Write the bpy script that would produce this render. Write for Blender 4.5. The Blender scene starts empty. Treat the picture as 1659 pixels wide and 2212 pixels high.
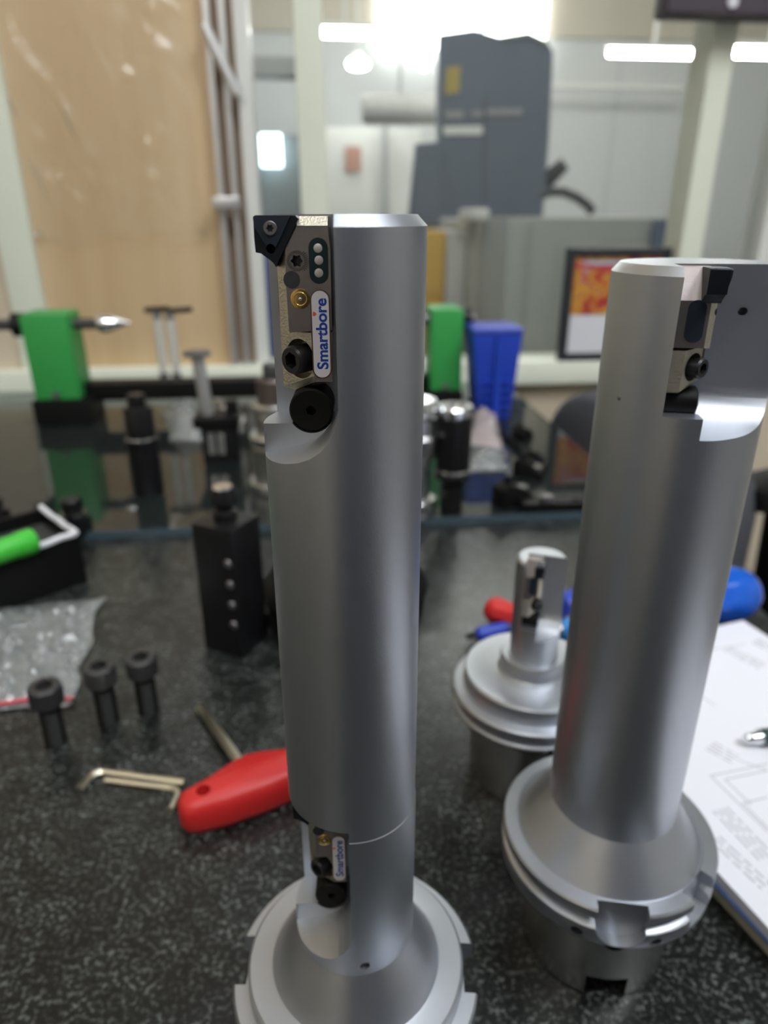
import bpy, bmesh, math, random
from mathutils import Vector, Matrix, noise

# ---------------------------------------------------------------- camera, world, exposure
SC = bpy.context.scene
COL = SC.collection
FPX = 1516.0                                   # focal length in pixels of the 1659 x 2212 frame
PIT = math.radians(23.0)
CP, SP = math.cos(PIT), math.sin(PIT)
TABLE = 0.75                                   # table top height (m)
EYE = TABLE + 0.220                            # camera height
cam_d = bpy.data.cameras.new('camera')
cam = bpy.data.objects.new('camera', cam_d)
COL.objects.link(cam)
cam.location = (0, 0, EYE)
cam.rotation_euler = (math.pi / 2 - PIT, 0, 0)
cam_d.sensor_fit = 'VERTICAL'
cam_d.sensor_height = 36.0
cam_d.sensor_width = 27.0
cam_d.lens = FPX / 2212 * 36.0
cam_d.clip_start = 0.005
cam_d.clip_end = 100
cam_d.dof.use_dof = True
cam_d.dof.focus_distance = 0.124
cam_d.dof.aperture_fstop = 14.0
SC.camera = cam

world = bpy.data.worlds.new('world')
SC.world = world
world.use_nodes = True
world.node_tree.nodes['Background'].inputs[0].default_value = (0.62, 0.68, 0.75, 1)
world.node_tree.nodes['Background'].inputs[1].default_value = 0.0
SC.view_settings.view_transform = 'Standard'
SC.view_settings.look = 'None'
SC.view_settings.gamma = 1
SC.view_settings.use_curve_mapping = False
SC.view_settings.exposure = 0.0

NEAR_LAMP = 5.5        # strength of the ceiling panels over the table
HALL_LAMP = 60.0       # strength of the hall lamps
HALL_WINDOW = 8.0
ROOM_LAMP = 27.0

# ---------------------------------------------------------------- pixel and room helpers
def ray(px, py):
    r, dn = (px - 829.5) / FPX, (py - 1106.0) / FPX
    return Vector((r, CP - dn * SP, -SP - dn * CP))
def onz(px, py, z=TABLE):
    d = ray(px, py); t = (z - EYE) / d.z
    return Vector((d.x * t, d.y * t, z))
def ony(px, py, y):
    d = ray(px, py); t = y / d.y
    return Vector((d.x * t, y, EYE + d.z * t))
TH = math.radians(5.8)
E1 = Vector((math.cos(TH), math.sin(TH), 0))
E2 = Vector((-math.sin(TH), math.cos(TH), 0))
def RM(u, v, z):
    return E1 * u + E2 * v + Vector((0, 0, z))
def onv(px, py, v):
    """(u, z) of the pixel on the room plane at depth v"""
    d = ray(px, py); t = v / d.dot(E2); p = d * t
    return p.dot(E1), EYE + p.z
def zat(py, P):
    """height of the pixel row above the ground point P"""
    return ony(829.5, py, P.y).z

# ---------------------------------------------------------------- materials
MATS = {}
def mat(name, col, rough=0.5, metal=0.0, var=0.06, scale=40.0, bump=0.0, bscale=200.0, coat=0.0, spec=0.5, aniso=0.0):
    if name in MATS: return MATS[name]
    m = bpy.data.materials.new(name); m.use_nodes = True
    nt = m.node_tree; N = nt.nodes; b = N['Principled BSDF']
    tc = N.new('ShaderNodeTexCoord')
    nz = N.new('ShaderNodeTexNoise'); nz.inputs['Scale'].default_value = scale; nz.inputs['Detail'].default_value = 4
    nt.links.new(tc.outputs['Object'], nz.inputs['Vector'])
    mx = N.new('ShaderNodeMix'); mx.data_type = 'RGBA'
    c = Vector(col[:3])
    mx.inputs[6].default_value = (*(c * (1 - var)), 1)
    mx.inputs[7].default_value = (*[min(1, k * (1 + var)) for k in c], 1)
    nt.links.new(nz.outputs['Fac'], mx.inputs[0])
    nt.links.new(mx.outputs[2], b.inputs['Base Color'])
    b.inputs['Roughness'].default_value = rough
    b.inputs['Metallic'].default_value = metal
    b.inputs['Specular IOR Level'].default_value = spec
    b.inputs['Coat Weight'].default_value = coat
    if coat: b.inputs['Coat Roughness'].default_value = 0.15
    if aniso: b.inputs['Anisotropic'].default_value = aniso
    if bump:
        n2 = N.new('ShaderNodeTexNoise'); n2.inputs['Scale'].default_value = bscale; n2.inputs['Detail'].default_value = 3
        nt.links.new(tc.outputs['Object'], n2.inputs['Vector'])
        bp = N.new('ShaderNodeBump'); bp.inputs['Strength'].default_value = bump; bp.inputs['Distance'].default_value = 0.001
        nt.links.new(n2.outputs['Fac'], bp.inputs['Height']); nt.links.new(bp.outputs['Normal'], b.inputs['Normal'])
    MATS[name] = m
    return m
def emit(name, col, strength):
    m = bpy.data.materials.new(name); m.use_nodes = True
    b = m.node_tree.nodes['Principled BSDF']
    b.inputs['Base Color'].default_value = (*col, 1)
    b.inputs['Emission Color'].default_value = (*col, 1)
    b.inputs['Emission Strength'].default_value = strength
    MATS[name] = m
    return m
def film(name, col, haze, gloss_rough, bump=0.0, bscale=60.0, ior=1.5, tint=(1, 1, 1)):
    """thin clear sheet: transparent + white haze + surface reflection"""
    m = bpy.data.materials.new(name); m.use_nodes = True
    nt = m.node_tree; N = nt.nodes; N.remove(N['Principled BSDF'])
    out = N['Material Output']
    tr = N.new('ShaderNodeBsdfTransparent'); tr.inputs[0].default_value = (*tint, 1)
    df = N.new('ShaderNodeBsdfDiffuse'); df.inputs[0].default_value = (*col, 1)
    gl = N.new('ShaderNodeBsdfGlossy'); gl.inputs['Roughness'].default_value = gloss_rough
    m1 = N.new('ShaderNodeMixShader'); m1.inputs[0].default_value = haze
    nt.links.new(tr.outputs[0], m1.inputs[1]); nt.links.new(df.outputs[0], m1.inputs[2])
    fr = N.new('ShaderNodeFresnel'); fr.inputs['IOR'].default_value = ior
    m2 = N.new('ShaderNodeMixShader')
    nt.links.new(fr.outputs[0], m2.inputs[0]); nt.links.new(m1.outputs[0], m2.inputs[1]); nt.links.new(gl.outputs[0], m2.inputs[2])
    nt.links.new(m2.outputs[0], out.inputs[0])
    if bump:
        tc = N.new('ShaderNodeTexCoord')
        n2 = N.new('ShaderNodeTexNoise'); n2.inputs['Scale'].default_value = bscale; n2.inputs['Detail'].default_value = 4
        nt.links.new(tc.outputs['Object'], n2.inputs['Vector'])
        bp = N.new('ShaderNodeBump'); bp.inputs['Strength'].default_value = bump; bp.inputs['Distance'].default_value = 0.004
        nt.links.new(n2.outputs['Fac'], bp.inputs['Height'])
        nt.links.new(bp.outputs['Normal'], gl.inputs['Normal'])
    MATS[name] = m
    return m

STEEL = mat('satin_nickel_steel', (0.50, 0.525, 0.57), 0.41, 1.0, var=0.02, scale=300, bump=0.03, bscale=2500)
STEEL2 = mat('ground_steel', (0.58, 0.58, 0.57), 0.27, 1.0, var=0.03, scale=200, bump=0.02, bscale=1500)
CHROME = mat('bright_chrome', (0.75, 0.76, 0.78), 0.14, 1.0, var=0.02)
CART = mat('cartridge_bronze_grey', (0.30, 0.265, 0.26), 0.45, 1.0, var=0.08, scale=900, bump=0.06, bscale=3000)
CARTB = mat('cartridge_blank_gold', (0.56, 0.52, 0.43), 0.42, 1.0, var=0.08, scale=900, bump=0.25, bscale=2500)
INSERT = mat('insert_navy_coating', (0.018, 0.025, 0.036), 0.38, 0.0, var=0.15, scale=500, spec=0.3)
SEAT = mat('seat_black_steel', (0.007, 0.010, 0.014), 0.42, 0.0, var=0.15, scale=500, spec=0.25)
BLACK = mat('black_oxide_steel', (0.009, 0.009, 0.010), 0.33, 0.0, var=0.25, scale=200, spec=0.28)
BLACKM = mat('matt_black', (0.006, 0.006, 0.006), 0.45, 0.0, var=0.2, spec=0.15)
KNURL = mat('knurled_dark_steel', (0.075, 0.075, 0.08), 0.4, 0.7, var=0.2, scale=400)
BRASS = mat('brass', (0.62, 0.42, 0.14), 0.25, 1.0, var=0.08, scale=600)
GOLDKEY = mat('gold_nickel_key', (0.74, 0.69, 0.55), 0.30, 1.0, var=0.05)
LABELW = mat('label_white_enamel', (0.66, 0.65, 0.70), 0.4, var=0.02)
LABELB = mat('label_blue_print', (0.005, 0.05, 0.33), 0.4, var=0.05)
LABELR = mat('label_orange_print', (0.75, 0.12, 0.05), 0.4, var=0.05)
DIALG = mat('dial_green_black', (0.006, 0.022, 0.022), 0.3, var=0.2)
DIALD = mat('dial_pale_dot', (0.42, 0.41, 0.38), 0.45, var=0.1)
PIN = mat('pin_grey_steel', (0.055, 0.058, 0.065), 0.45, 0.6, var=0.1)
SCREWG = mat('screw_grey_steel', (0.22, 0.21, 0.22), 0.4, 0.8, var=0.08)
RED = mat('red_plastic', (0.58, 0.022, 0.022), 0.38, var=0.06, bump=0.05, bscale=1200)
BLUE = mat('blue_plastic', (0.010, 0.045, 0.42), 0.4, var=0.08)
BLUEH = mat('bright_blue_handle', (0.006, 0.105, 0.60), 0.22, var=0.05, coat=0.4)
CYAN = mat('light_blue_plastic', (0.02, 0.25, 0.72), 0.3, var=0.05)
GREEN = mat('green_enamel', (0.030, 0.30, 0.062), 0.45, var=0.06)
GREENM = mat('green_marker', (0.055, 0.50, 0.045), 0.35, var=0.05)
GREYP = mat('chair_grey_fabric', (0.065, 0.067, 0.078), 0.8, var=0.12, scale=200)
FRAMEC = mat('cream_painted_aluminium', (0.78, 0.82, 0.70), 0.45, var=0.03)
FRAMEW = mat('white_painted_frame', (0.76, 0.77, 0.74), 0.4, var=0.03)
FRAMEB = mat('beige_frame_edge', (0.44, 0.43, 0.32), 0.45, var=0.03)
ALU = mat('mill_aluminium', (0.72, 0.72, 0.72), 0.32, 0.8, var=0.03)
BEIGE = mat('beige_board', (0.60, 0.51, 0.39), 0.6, var=0.04, scale=6)
PAPERW = mat('white_paper', (0.80, 0.81, 0.88), 0.7, var=0.01)
PRINT = mat('grey_print', (0.50, 0.51, 0.55), 0.7, var=0.05)
CREAM = mat('cream_pages', (0.46, 0.44, 0.34), 0.6, var=0.08, scale=30)
HALLW = mat('white_hall_wall', (0.62, 0.65, 0.66), 0.6, var=0.02, scale=2)
HALLP = mat('pale_wall', (0.70, 0.72, 0.70), 0.6, var=0.02, scale=2)
CEILM = mat('ceiling_beige', (0.56, 0.52, 0.44), 0.7, var=0.04, scale=2)
MACH = mat('machine_slate_blue', (0.105, 0.135, 0.19), 0.45, var=0.08, scale=4)
MACHD = mat('machine_dark', (0.03, 0.04, 0.048), 0.5, var=0.1)
YELLOW = mat('yellow_paint', (0.62, 0.36, 0.03), 0.45, var=0.05)
GREYC = mat('grey_cabinet', (0.36, 0.39, 0.37), 0.5, var=0.03, scale=3)
GREYD = mat('blue_grey_panel', (0.20, 0.235, 0.25), 0.55, var=0.05, scale=3)
DUCT = mat('duct_grey', (0.42, 0.44, 0.44), 0.45, 0.3, var=0.05)
FLOORM = mat('grey_floor', (0.18, 0.175, 0.165), 0.5, var=0.08, scale=5)
WALLR = mat('room_wall_offwhite', (0.36, 0.35, 0.33), 0.7, var=0.03, scale=2)
PURP = mat('dark_plum_plastic', (0.075, 0.06, 0.08), 0.4, var=0.06)

def granite():
    m = bpy.data.materials.new('black_speckled_granite'); m.use_nodes = True
    nt = m.node_tree; N = nt.nodes; b = N['Principled BSDF']
    tc = N.new('ShaderNodeTexCoord')
    a = N.new('ShaderNodeTexNoise'); a.inputs['Scale'].default_value = 560; a.inputs['Detail'].default_value = 2.5; a.inputs['Roughness'].default_value = 0.6
    nt.links.new(tc.outputs['Object'], a.inputs['Vector'])
    r = N.new('ShaderNodeValToRGB')
    r.color_ramp.elements[0].position = 0.50; r.color_ramp.elements[0].color = (0.008, 0.0095, 0.009, 1)
    r.color_ramp.elements[1].position = 0.70; r.color_ramp.elements[1].color = (0.17, 0.19, 0.18, 1)
    nt.links.new(a.outputs['Fac'], r.inputs[0])
    v = N.new('ShaderNodeTexNoise'); v.inputs['Scale'].default_value = 130; v.inputs['Detail'].default_value = 2
    nt.links.new(tc.outputs['Object'], v.inputs['Vector'])
    r2 = N.new('ShaderNodeValToRGB')
    r2.color_ramp.elements[0].position = 0.40; r2.color_ramp.elements[0].color = (0.35, 0.35, 0.35, 1)
    r2.color_ramp.elements[1].position = 0.62; r2.color_ramp.elements[1].color = (1, 1, 1, 1)
    nt.links.new(v.outputs['Fac'], r2.inputs[0])
    mx = N.new('ShaderNodeMix'); mx.data_type = 'RGBA'; mx.blend_type = 'MULTIPLY'; mx.inputs[0].default_value = 1
    nt.links.new(r.outputs[0], mx.inputs[6]); nt.links.new(r2.outputs[0], mx.inputs[7])
    nt.links.new(mx.outputs[2], b.inputs['Base Color'])
    b.inputs['Roughness'].default_value = 0.30
    return m
GRANITE = granite()
GLASS = film('pane_glass', (0.8, 0.85, 0.85), 0.02, 0.0, ior=1.45, tint=(0.95, 0.97, 0.96))
TGLASS = film('table_glass', (0.35, 0.42, 0.42), 0.04, 0.012, ior=1.75, tint=(0.80, 0.88, 0.86))
GLASSEDGE = mat('glass_edge_blue', (0.055, 0.085, 0.105), 0.15, var=0.05)
BAGM = film('clear_bag', (0.72, 0.76, 0.76), 0.22, 0.06, bump=0.7, bscale=95, ior=1.9)
PINKBAG = film('pinkish_bag', (0.70, 0.60, 0.62), 0.45, 0.16, bump=0.5, bscale=160, ior=1.9)
WRAP = film('clear_wrap', (0.7, 0.7, 0.66), 0.03, 0.17, bump=0.45, bscale=45, ior=1.5)

def kraft():
    m = bpy.data.materials.new('brown_ply_board'); m.use_nodes = True
    nt = m.node_tree; N = nt.nodes; b = N['Principled BSDF']
    tc = N.new('ShaderNodeTexCoord'); mp = N.new('ShaderNodeMapping'); mp.inputs['Scale'].default_value = (14, 14, 0.8)
    nt.links.new(tc.outputs['Object'], mp.inputs['Vector'])
    a = N.new('ShaderNodeTexNoise'); a.inputs['Scale'].default_value = 1.6; a.inputs['Detail'].default_value = 3
    nt.links.new(mp.outputs[0], a.inputs['Vector'])
    r = N.new('ShaderNodeValToRGB')
    r.color_ramp.elements[0].position = 0.32; r.color_ramp.elements[0].color = (0.52, 0.365, 0.20, 1)
    r.color_ramp.elements[1].position = 0.72; r.color_ramp.elements[1].color = (0.62, 0.465, 0.285, 1)
    nt.links.new(a.outputs['Fac'], r.inputs[0]); nt.links.new(r.outputs[0], b.inputs['Base Color'])
    b.inputs['Roughness'].default_value = 0.55
    return m
KRAFT = kraft()

# ---------------------------------------------------------------- mesh helpers
class MB:
    def __init__(s): s.v = []; s.f = []
    def add(s, vs, fs):
        o = len(s.v); s.v += [Vector(p) for p in vs]; s.f += [[i + o for i in f] for f in fs]; return s
    def hexa(s, p):      # 8 points, bottom ring then top ring
        return s.add(p, [(3, 2, 1, 0), (4, 5, 6, 7), (0, 1, 5, 4), (1, 2, 6, 5), (2, 3, 7, 6), (3, 0, 4, 7)])
    def box(s, x0, x1, y0, y1, z0, z1):
        return s.hexa([(x0, y0, z0), (x1, y0, z0), (x1, y1, z0), (x0, y1, z0), (x0, y0, z1), (x1, y0, z1), (x1, y1, z1), (x0, y1, z1)])
    def rbox(s, u0, u1, v0, v1, z0, z1):
        return s.hexa([RM(u0, v0, z0), RM(u1, v0, z0), RM(u1, v1, z0), RM(u0, v1, z0), RM(u0, v0, z1), RM(u1, v0, z1), RM(u1, v1, z1), RM(u0, v1, z1)])
    def loft(s, rings, cap=True):
        n = len(rings[0]); vs = []; fs = []
        for r in rings: vs += list(r)
        for k in range(len(rings) - 1):
            for i in range(n):
                j = (i + 1) % n
                fs.append((k * n + i, k * n + j, (k + 1) * n + j, (k + 1) * n + i))
        if cap:
            fs.append(tuple(reversed(range(n)))); fs.append(tuple(range((len(rings) - 1) * n, len(rings) * n)))
        return s.add(vs, fs)
    def lathe(s, prof, n=64, cx=0, cy=0):
        rings = [[(cx + r * math.cos(2 * math.pi * i / n), cy + r * math.sin(2 * math.pi * i / n), z) for i in range(n)] for r, z in prof]
        return s.loft(rings)
    def cyl(s, p0, p1, r0, r1=None, n=32, rings=None):
        p0, p1 = Vector(p0), Vector(p1); r1 = r0 if r1 is None else r1
        d = (p1 - p0).normalized(); a = d.orthogonal().normalized(); b = d.cross(a)
        L = (p1 - p0).length
        prof = rings or [(0, r0), (1, r1)]
        R = [[p0 + d * (t * L) + (a * math.cos(2 * math.pi * i / n) + b * math.sin(2 * math.pi * i / n)) * r for i in range(n)] for t, r in prof]
        return s.loft(R)
    def prism_y(s, poly, y0, y1):       # polygon in x,z extruded along y
        return s.loft([[(x, y0, z) for x, z in poly], [(x, y1, z) for x, z in poly]])
    def prism_z(s, poly, z0, z1):
        return s.loft([[(x, y, z0) for x, y in poly], [(x, y, z1) for x, y in poly]])
    def tube(s, pts, r, n=12):
        pts = [Vector(p) for p in pts]; rings = []
        a = None
        for i, p in enumerate(pts):
            t = (pts[min(i + 1, len(pts) - 1)] - pts[max(i - 1, 0)]).normalized()
            a = t.orthogonal().normalized() if a is None else (a - t * a.dot(t)).normalized()
            b = t.cross(a)
            rr = r[i] if isinstance(r, (list, tuple)) else r
            rings.append([p + (a * math.cos(2 * math.pi * k / n) + b * math.sin(2 * math.pi * k / n)) * rr for k in range(n)])
        return s.loft(rings)
    def mesh(s, name, scale=1.0, T=None):
        me = bpy.data.meshes.new(name)
        vs = [T(p) if T else p for p in s.v]
        me.from_pydata([tuple(Vector(p) * scale) for p in vs], [], s.f)
        bm = bmesh.new(); bm.from_mesh(me); bmesh.ops.remove_doubles(bm, verts=bm.verts, dist=1e-7)
        bmesh.ops.recalc_face_normals(bm, faces=bm.faces); bm.to_mesh(me); bm.free()
        return me
def finish(me, m, angle=32, smooth=True):
    me.materials.clear(); me.materials.append(m)
    if smooth:
        me.polygons.foreach_set('use_smooth', [True] * len(me.polygons))
        me.set_sharp_from_angle(angle=math.radians(angle))
    me.update()
def bool_cut(me, cutters):
    o = bpy.data.objects.new('tmp', me); COL.objects.link(o); tmp = []
    for i, c in enumerate(cutters):
        co = bpy.data.objects.new('tmpc', c); COL.objects.link(co); tmp.append(co)
        md = o.modifiers.new('b%d' % i, 'BOOLEAN'); md.operation = 'DIFFERENCE'; md.solver = 'EXACT'; md.object = co
    dg = bpy.context.evaluated_depsgraph_get(); dg.update()
    out = bpy.data.meshes.new_from_object(o.evaluated_get(dg), preserve_all_data_layers=False, depsgraph=dg)
    for x in tmp + [o]:
        d = x.data; bpy.data.objects.remove(x); bpy.data.meshes.remove(d)
    out.materials.clear()
    return out
def tag(o, label=None, cat=None, group=None, kind=None):
    if label: o['label'] = label
    if cat: o['category'] = cat
    if group: o['group'] = group
    if kind: o['kind'] = kind
    return o
def obj(name, mb, m, parent=None, scale=1.0, T=None, angle=32, smooth=True, bevel=0.0):
    me = mb if isinstance(mb, bpy.types.Mesh) else mb.mesh(name, scale, T)
    if parent is None:                      # own origin at the foot of the thing
        xs = [v.co for v in me.vertices]
        lo = Vector((min(p.x for p in xs), min(p.y for p in xs), min(p.z for p in xs)))
        hi = Vector((max(p.x for p in xs), max(p.y for p in xs), max(p.z for p in xs)))
        c = Vector(((lo.x + hi.x) / 2, (lo.y + hi.y) / 2, lo.z))
        me.transform(Matrix.Translation(-c))
    if bevel:
        bm = bmesh.new(); bm.from_mesh(me)
        es = [e for e in bm.edges if len(e.link_faces) == 2 and e.calc_face_angle(0) > 0.5]
        bmesh.ops.bevel(bm, geom=es, offset=bevel, segments=2, affect='EDGES', profile=0.6)
        bm.to_mesh(me); bm.free()
    finish(me, m, angle, smooth)
    o = bpy.data.objects.new(name, me); COL.objects.link(o)
    if parent is None: o.location = c
    else: o.parent = parent
    return o
def thing(name, label, cat, loc, rz=0.0, group=None):
    o = bpy.data.objects.new(name, None); COL.objects.link(o)
    o.empty_display_size = 0.02
    o.location = loc; o.rotation_euler = (0, 0, rz)
    return tag(o, label, cat, group)
def struct(name, mb, m, **k):
    return tag(obj(name, mb, m, **k), kind='structure')
def text_mesh(body, size, off=0.0, extrude=0.0):
    cu = bpy.data.curves.new('txt', 'FONT'); cu.body = body; cu.size = size; cu.offset = off; cu.extrude = extrude
    cu.align_x = 'CENTER'; cu.align_y = 'CENTER'; cu.resolution_u = 6
    o = bpy.data.objects.new('txt', cu); COL.objects.link(o)
    dg = bpy.context.evaluated_depsgraph_get(); dg.update()
    me = bpy.data.meshes.new_from_object(o.evaluated_get(dg), depsgraph=dg)
    bpy.data.objects.remove(o); bpy.data.curves.remove(cu)
    return me
def circ(cx, cz, r, n=24, a0=0.0):
    return [(cx + r * math.cos(a0 + 2 * math.pi * i / n), cz + r * math.sin(a0 + 2 * math.pi * i / n)) for i in range(n)]
def stadium(x0, x1, z0, z1, n=10):
    r = (x1 - x0) / 2; cx = (x0 + x1) / 2
    return [(cx + r * math.cos(math.pi * i / n), z1 - r + r * math.sin(math.pi * i / n)) for i in range(n + 1)] + \
           [(cx + r * math.cos(math.pi + math.pi * i / n), z0 + r + r * math.sin(math.pi + math.pi * i / n)) for i in range(n + 1)]
def star(cx, cz, r, k=6, n=60, amp=0.16):
    return [(cx + r * (1 + amp * math.cos(k * 2 * math.pi * i / n)) * math.cos(2 * math.pi * i / n), cz + r * (1 + amp * math.cos(k * 2 * math.pi * i / n)) * math.sin(2 * math.pi * i / n)) for i in range(n)]

# ================================================================ the room
V = 0.965                                        # partition front plane in room depth
def span(x0, x1, y, v=V): return onv(x0, y, v)[0], onv(x1, y, v)[0]
ZR = onv(1150, 781, V - 0.012)[1]               # top of the sill rail

struct('floor', MB().rbox(-2.2, 6.0, -2.0, 12.0, -0.05, 0.0), FLOORM)
struct('ceiling', MB().rbox(-0.62, 2.2, -1.7, 1.06, 2.70, 2.75), WALLR)
struct('wall_back', MB().rbox(-0.62, 2.2, -1.75, -1.70, 0, 2.7), WALLR)
struct('wall_right', MB().rbox(2.2, 2.25, -1.75, 1.06, 0, 2.7), WALLR)
struct('wall_corner', MB().rbox(-0.60, span(22, 94, 660)[0] + 0.001, V + 0.008, V + 0.05, ZR, 2.7), BEIGE)
wl = struct('wall_left', MB().rbox(-0.66, -0.60, -1.75, 1.06, 0, 2.7), BEIGE)
struct('wall_front', MB().rbox(-0.60, 2.2, V + 0.01, V + 0.05, 0, TABLE - 0.002), BEIGE)
struct('trim_1', MB().rbox(-0.60, 2.2, V - 0.012, V + 0.05, TABLE - 0.001, ZR), FRAMEC, bevel=0.003)

# posts of the glazed partition
def post(n, x0, x1, y, m, v0=V, v1=V + 0.045, side=None):
    u0, u1 = span(x0, x1, y, v0)
    return struct('trim_%d' % n, MB().rbox(u0, u1, v0, v1, ZR, 2.7), m, bevel=0.002)
post(2, 22, 94, 660, FRAMEC)
post(3, 500, 532, 5, FRAMEW)
post(4, 632, 695, 5, FRAMEC)
post(5, 1476, 1524, 500, FRAMEC, v0=V - 0.03, v1=V + 0.02)
post(6, 1640, 1720, 540, FRAMEW)
# cross rail on the left wall
struct('trim_7', MB().rbox(-0.60, -0.585, -1.6, V, onv(5, 600, V)[1], onv(5, 552, V)[1]), FRAMEC)
uA = span(22, 94, 660)
uB = span(500, 532, 5); uC = span(632, 695, 5); uD = span(1476, 1524, 500, V - 0.03); uE = span(1640, 1720, 540)
for i, (a, b) in enumerate([(uB[1], uC[0]), (uC[1], uD[0] + 0.02), (uD[1], uE[0]), (uE[1], 2.2)]):
    struct('window_%d' % (i + 1), MB().rbox(a, b, V + 0.020, V + 0.024, ZR, 2.7), GLASS)

# brown board behind clear wrap, with aluminium channels beside it
ub0, ub1 = uA[1] - 0.002, onv(435, 0, V)[0]
ub2 = uB[0]
tag(obj('brown_board', MB().rbox(ub0, ub1, V + 0.012, V + 0.022, ZR, 2.68), KRAFT), 'tall brown board panel filling the partition bay behind clear wrap', 'board')
tag(obj('brown_board', MB().rbox(ub1 + 0.001, ub2, V + 0.026, V + 0.034, ZR, 2.68), mat('pinkish_ply', (0.40, 0.29, 0.21), 0.5, var=0.05, scale=8)), 'narrow pinkish brown board strip next to the white post', 'board')
# wrinkled clear wrap
def wrap_sheet():
    mb = MB(); nu, nz = 90, 170; u0, u1, z0, z1 = ub0 + 0.006, ub1 - 0.02, ZR + 0.16, 1.75
    vs = []
    for j in range(nz + 1):
        for i in range(nu + 1):
            u = u0 + (u1 - u0) * i / nu; z = z0 + (z1 - z0) * j / nz
            w1 = noise.noise(Vector((u * 13 + z * 5, z * 3.0, 3.1))); w2 = noise.noise(Vector((u * 42 + z * 20, z * 17, 7)))
            k = -0.003 * max(0.0, 1 - 5 * abs(w1)) - 0.0035 * max(0.0, 1 - 3.0 * abs(w2)) * max(0.0, min(1.0, (w1 + 0.25) * 3))
            e = noise.noise(Vector((u * 22, 0.3, 5))) * 0.03 if j == 0 else 0
            vs.append(RM(u, V + 0.001 + k, z + e))
    fs = [(j * (nu + 1) + i, j * (nu + 1) + i + 1, (j + 1) * (nu + 1) + i + 1, (j + 1) * (nu + 1) + i) for j in range(nz) for i in range(nu)]
    return mb.add(vs, fs)
tag(obj('plastic_wrap', wrap_sheet(), WRAP, angle=180), 'wrinkled clear plastic wrap hanging over the tall brown board', 'wrap')
for x0, x1, dv, lab in ((437, 450, 0.0, 'thin aluminium channel along the edge of the tall brown board'), (470, 482, 0.004, 'thin aluminium channel in front of the narrow board strip')):
    a, b = span(x0, x1, 5)
    tag(obj('aluminium_channel', MB().rbox(a, b, V - 0.004 + dv, V + 0.012 + dv, ZR, 2.68), ALU), lab, 'channel')
a = onv(441, 55, V - 0.008); b = onv(514, 205, V - 0.008)
tag(obj('diagonal_brace', MB().tube([RM(a[0], V - 0.012, a[1]), RM(b[0], V - 0.012, b[1])], 0.006, 8), ALU), 'bright aluminium brace running diagonally between channel and white post', 'brace')
a, b = span(462, 520, 440)
zz = onv(480, 452, V)[1]
tag(obj('latch_bar', MB().rbox(a, b, V - 0.02, V - 0.002, zz, zz + 0.014), ALU, bevel=0.002), 'short silver latch bar across the channels beside the white post', 'latch')

# box at the top of the right post
a = onv(1411, 20, V - 0.03)
pb = thing('wall_box', 'dark plum plastic box mounted on top of the partition post', 'box', RM(a[0] + 0.2, V - 0.044, onv(1411, 26, V - 0.07)[1]), TH)
obj('housing', MB().box(-0.2, 0.26, -0.025, 0.014, 0, 0.11), PURP, pb, bevel=0.004)
c = onv(1583, 4, V - 0.07)
q = pb.matrix_basis.inverted() @ RM(c[0], V - 0.07, c[1])
obj('indicator_dot', MB().cyl((q.x, -0.0275, q.z), (q.x, -0.0235, q.z), 0.006, n=20), LABELW, pb)

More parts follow.
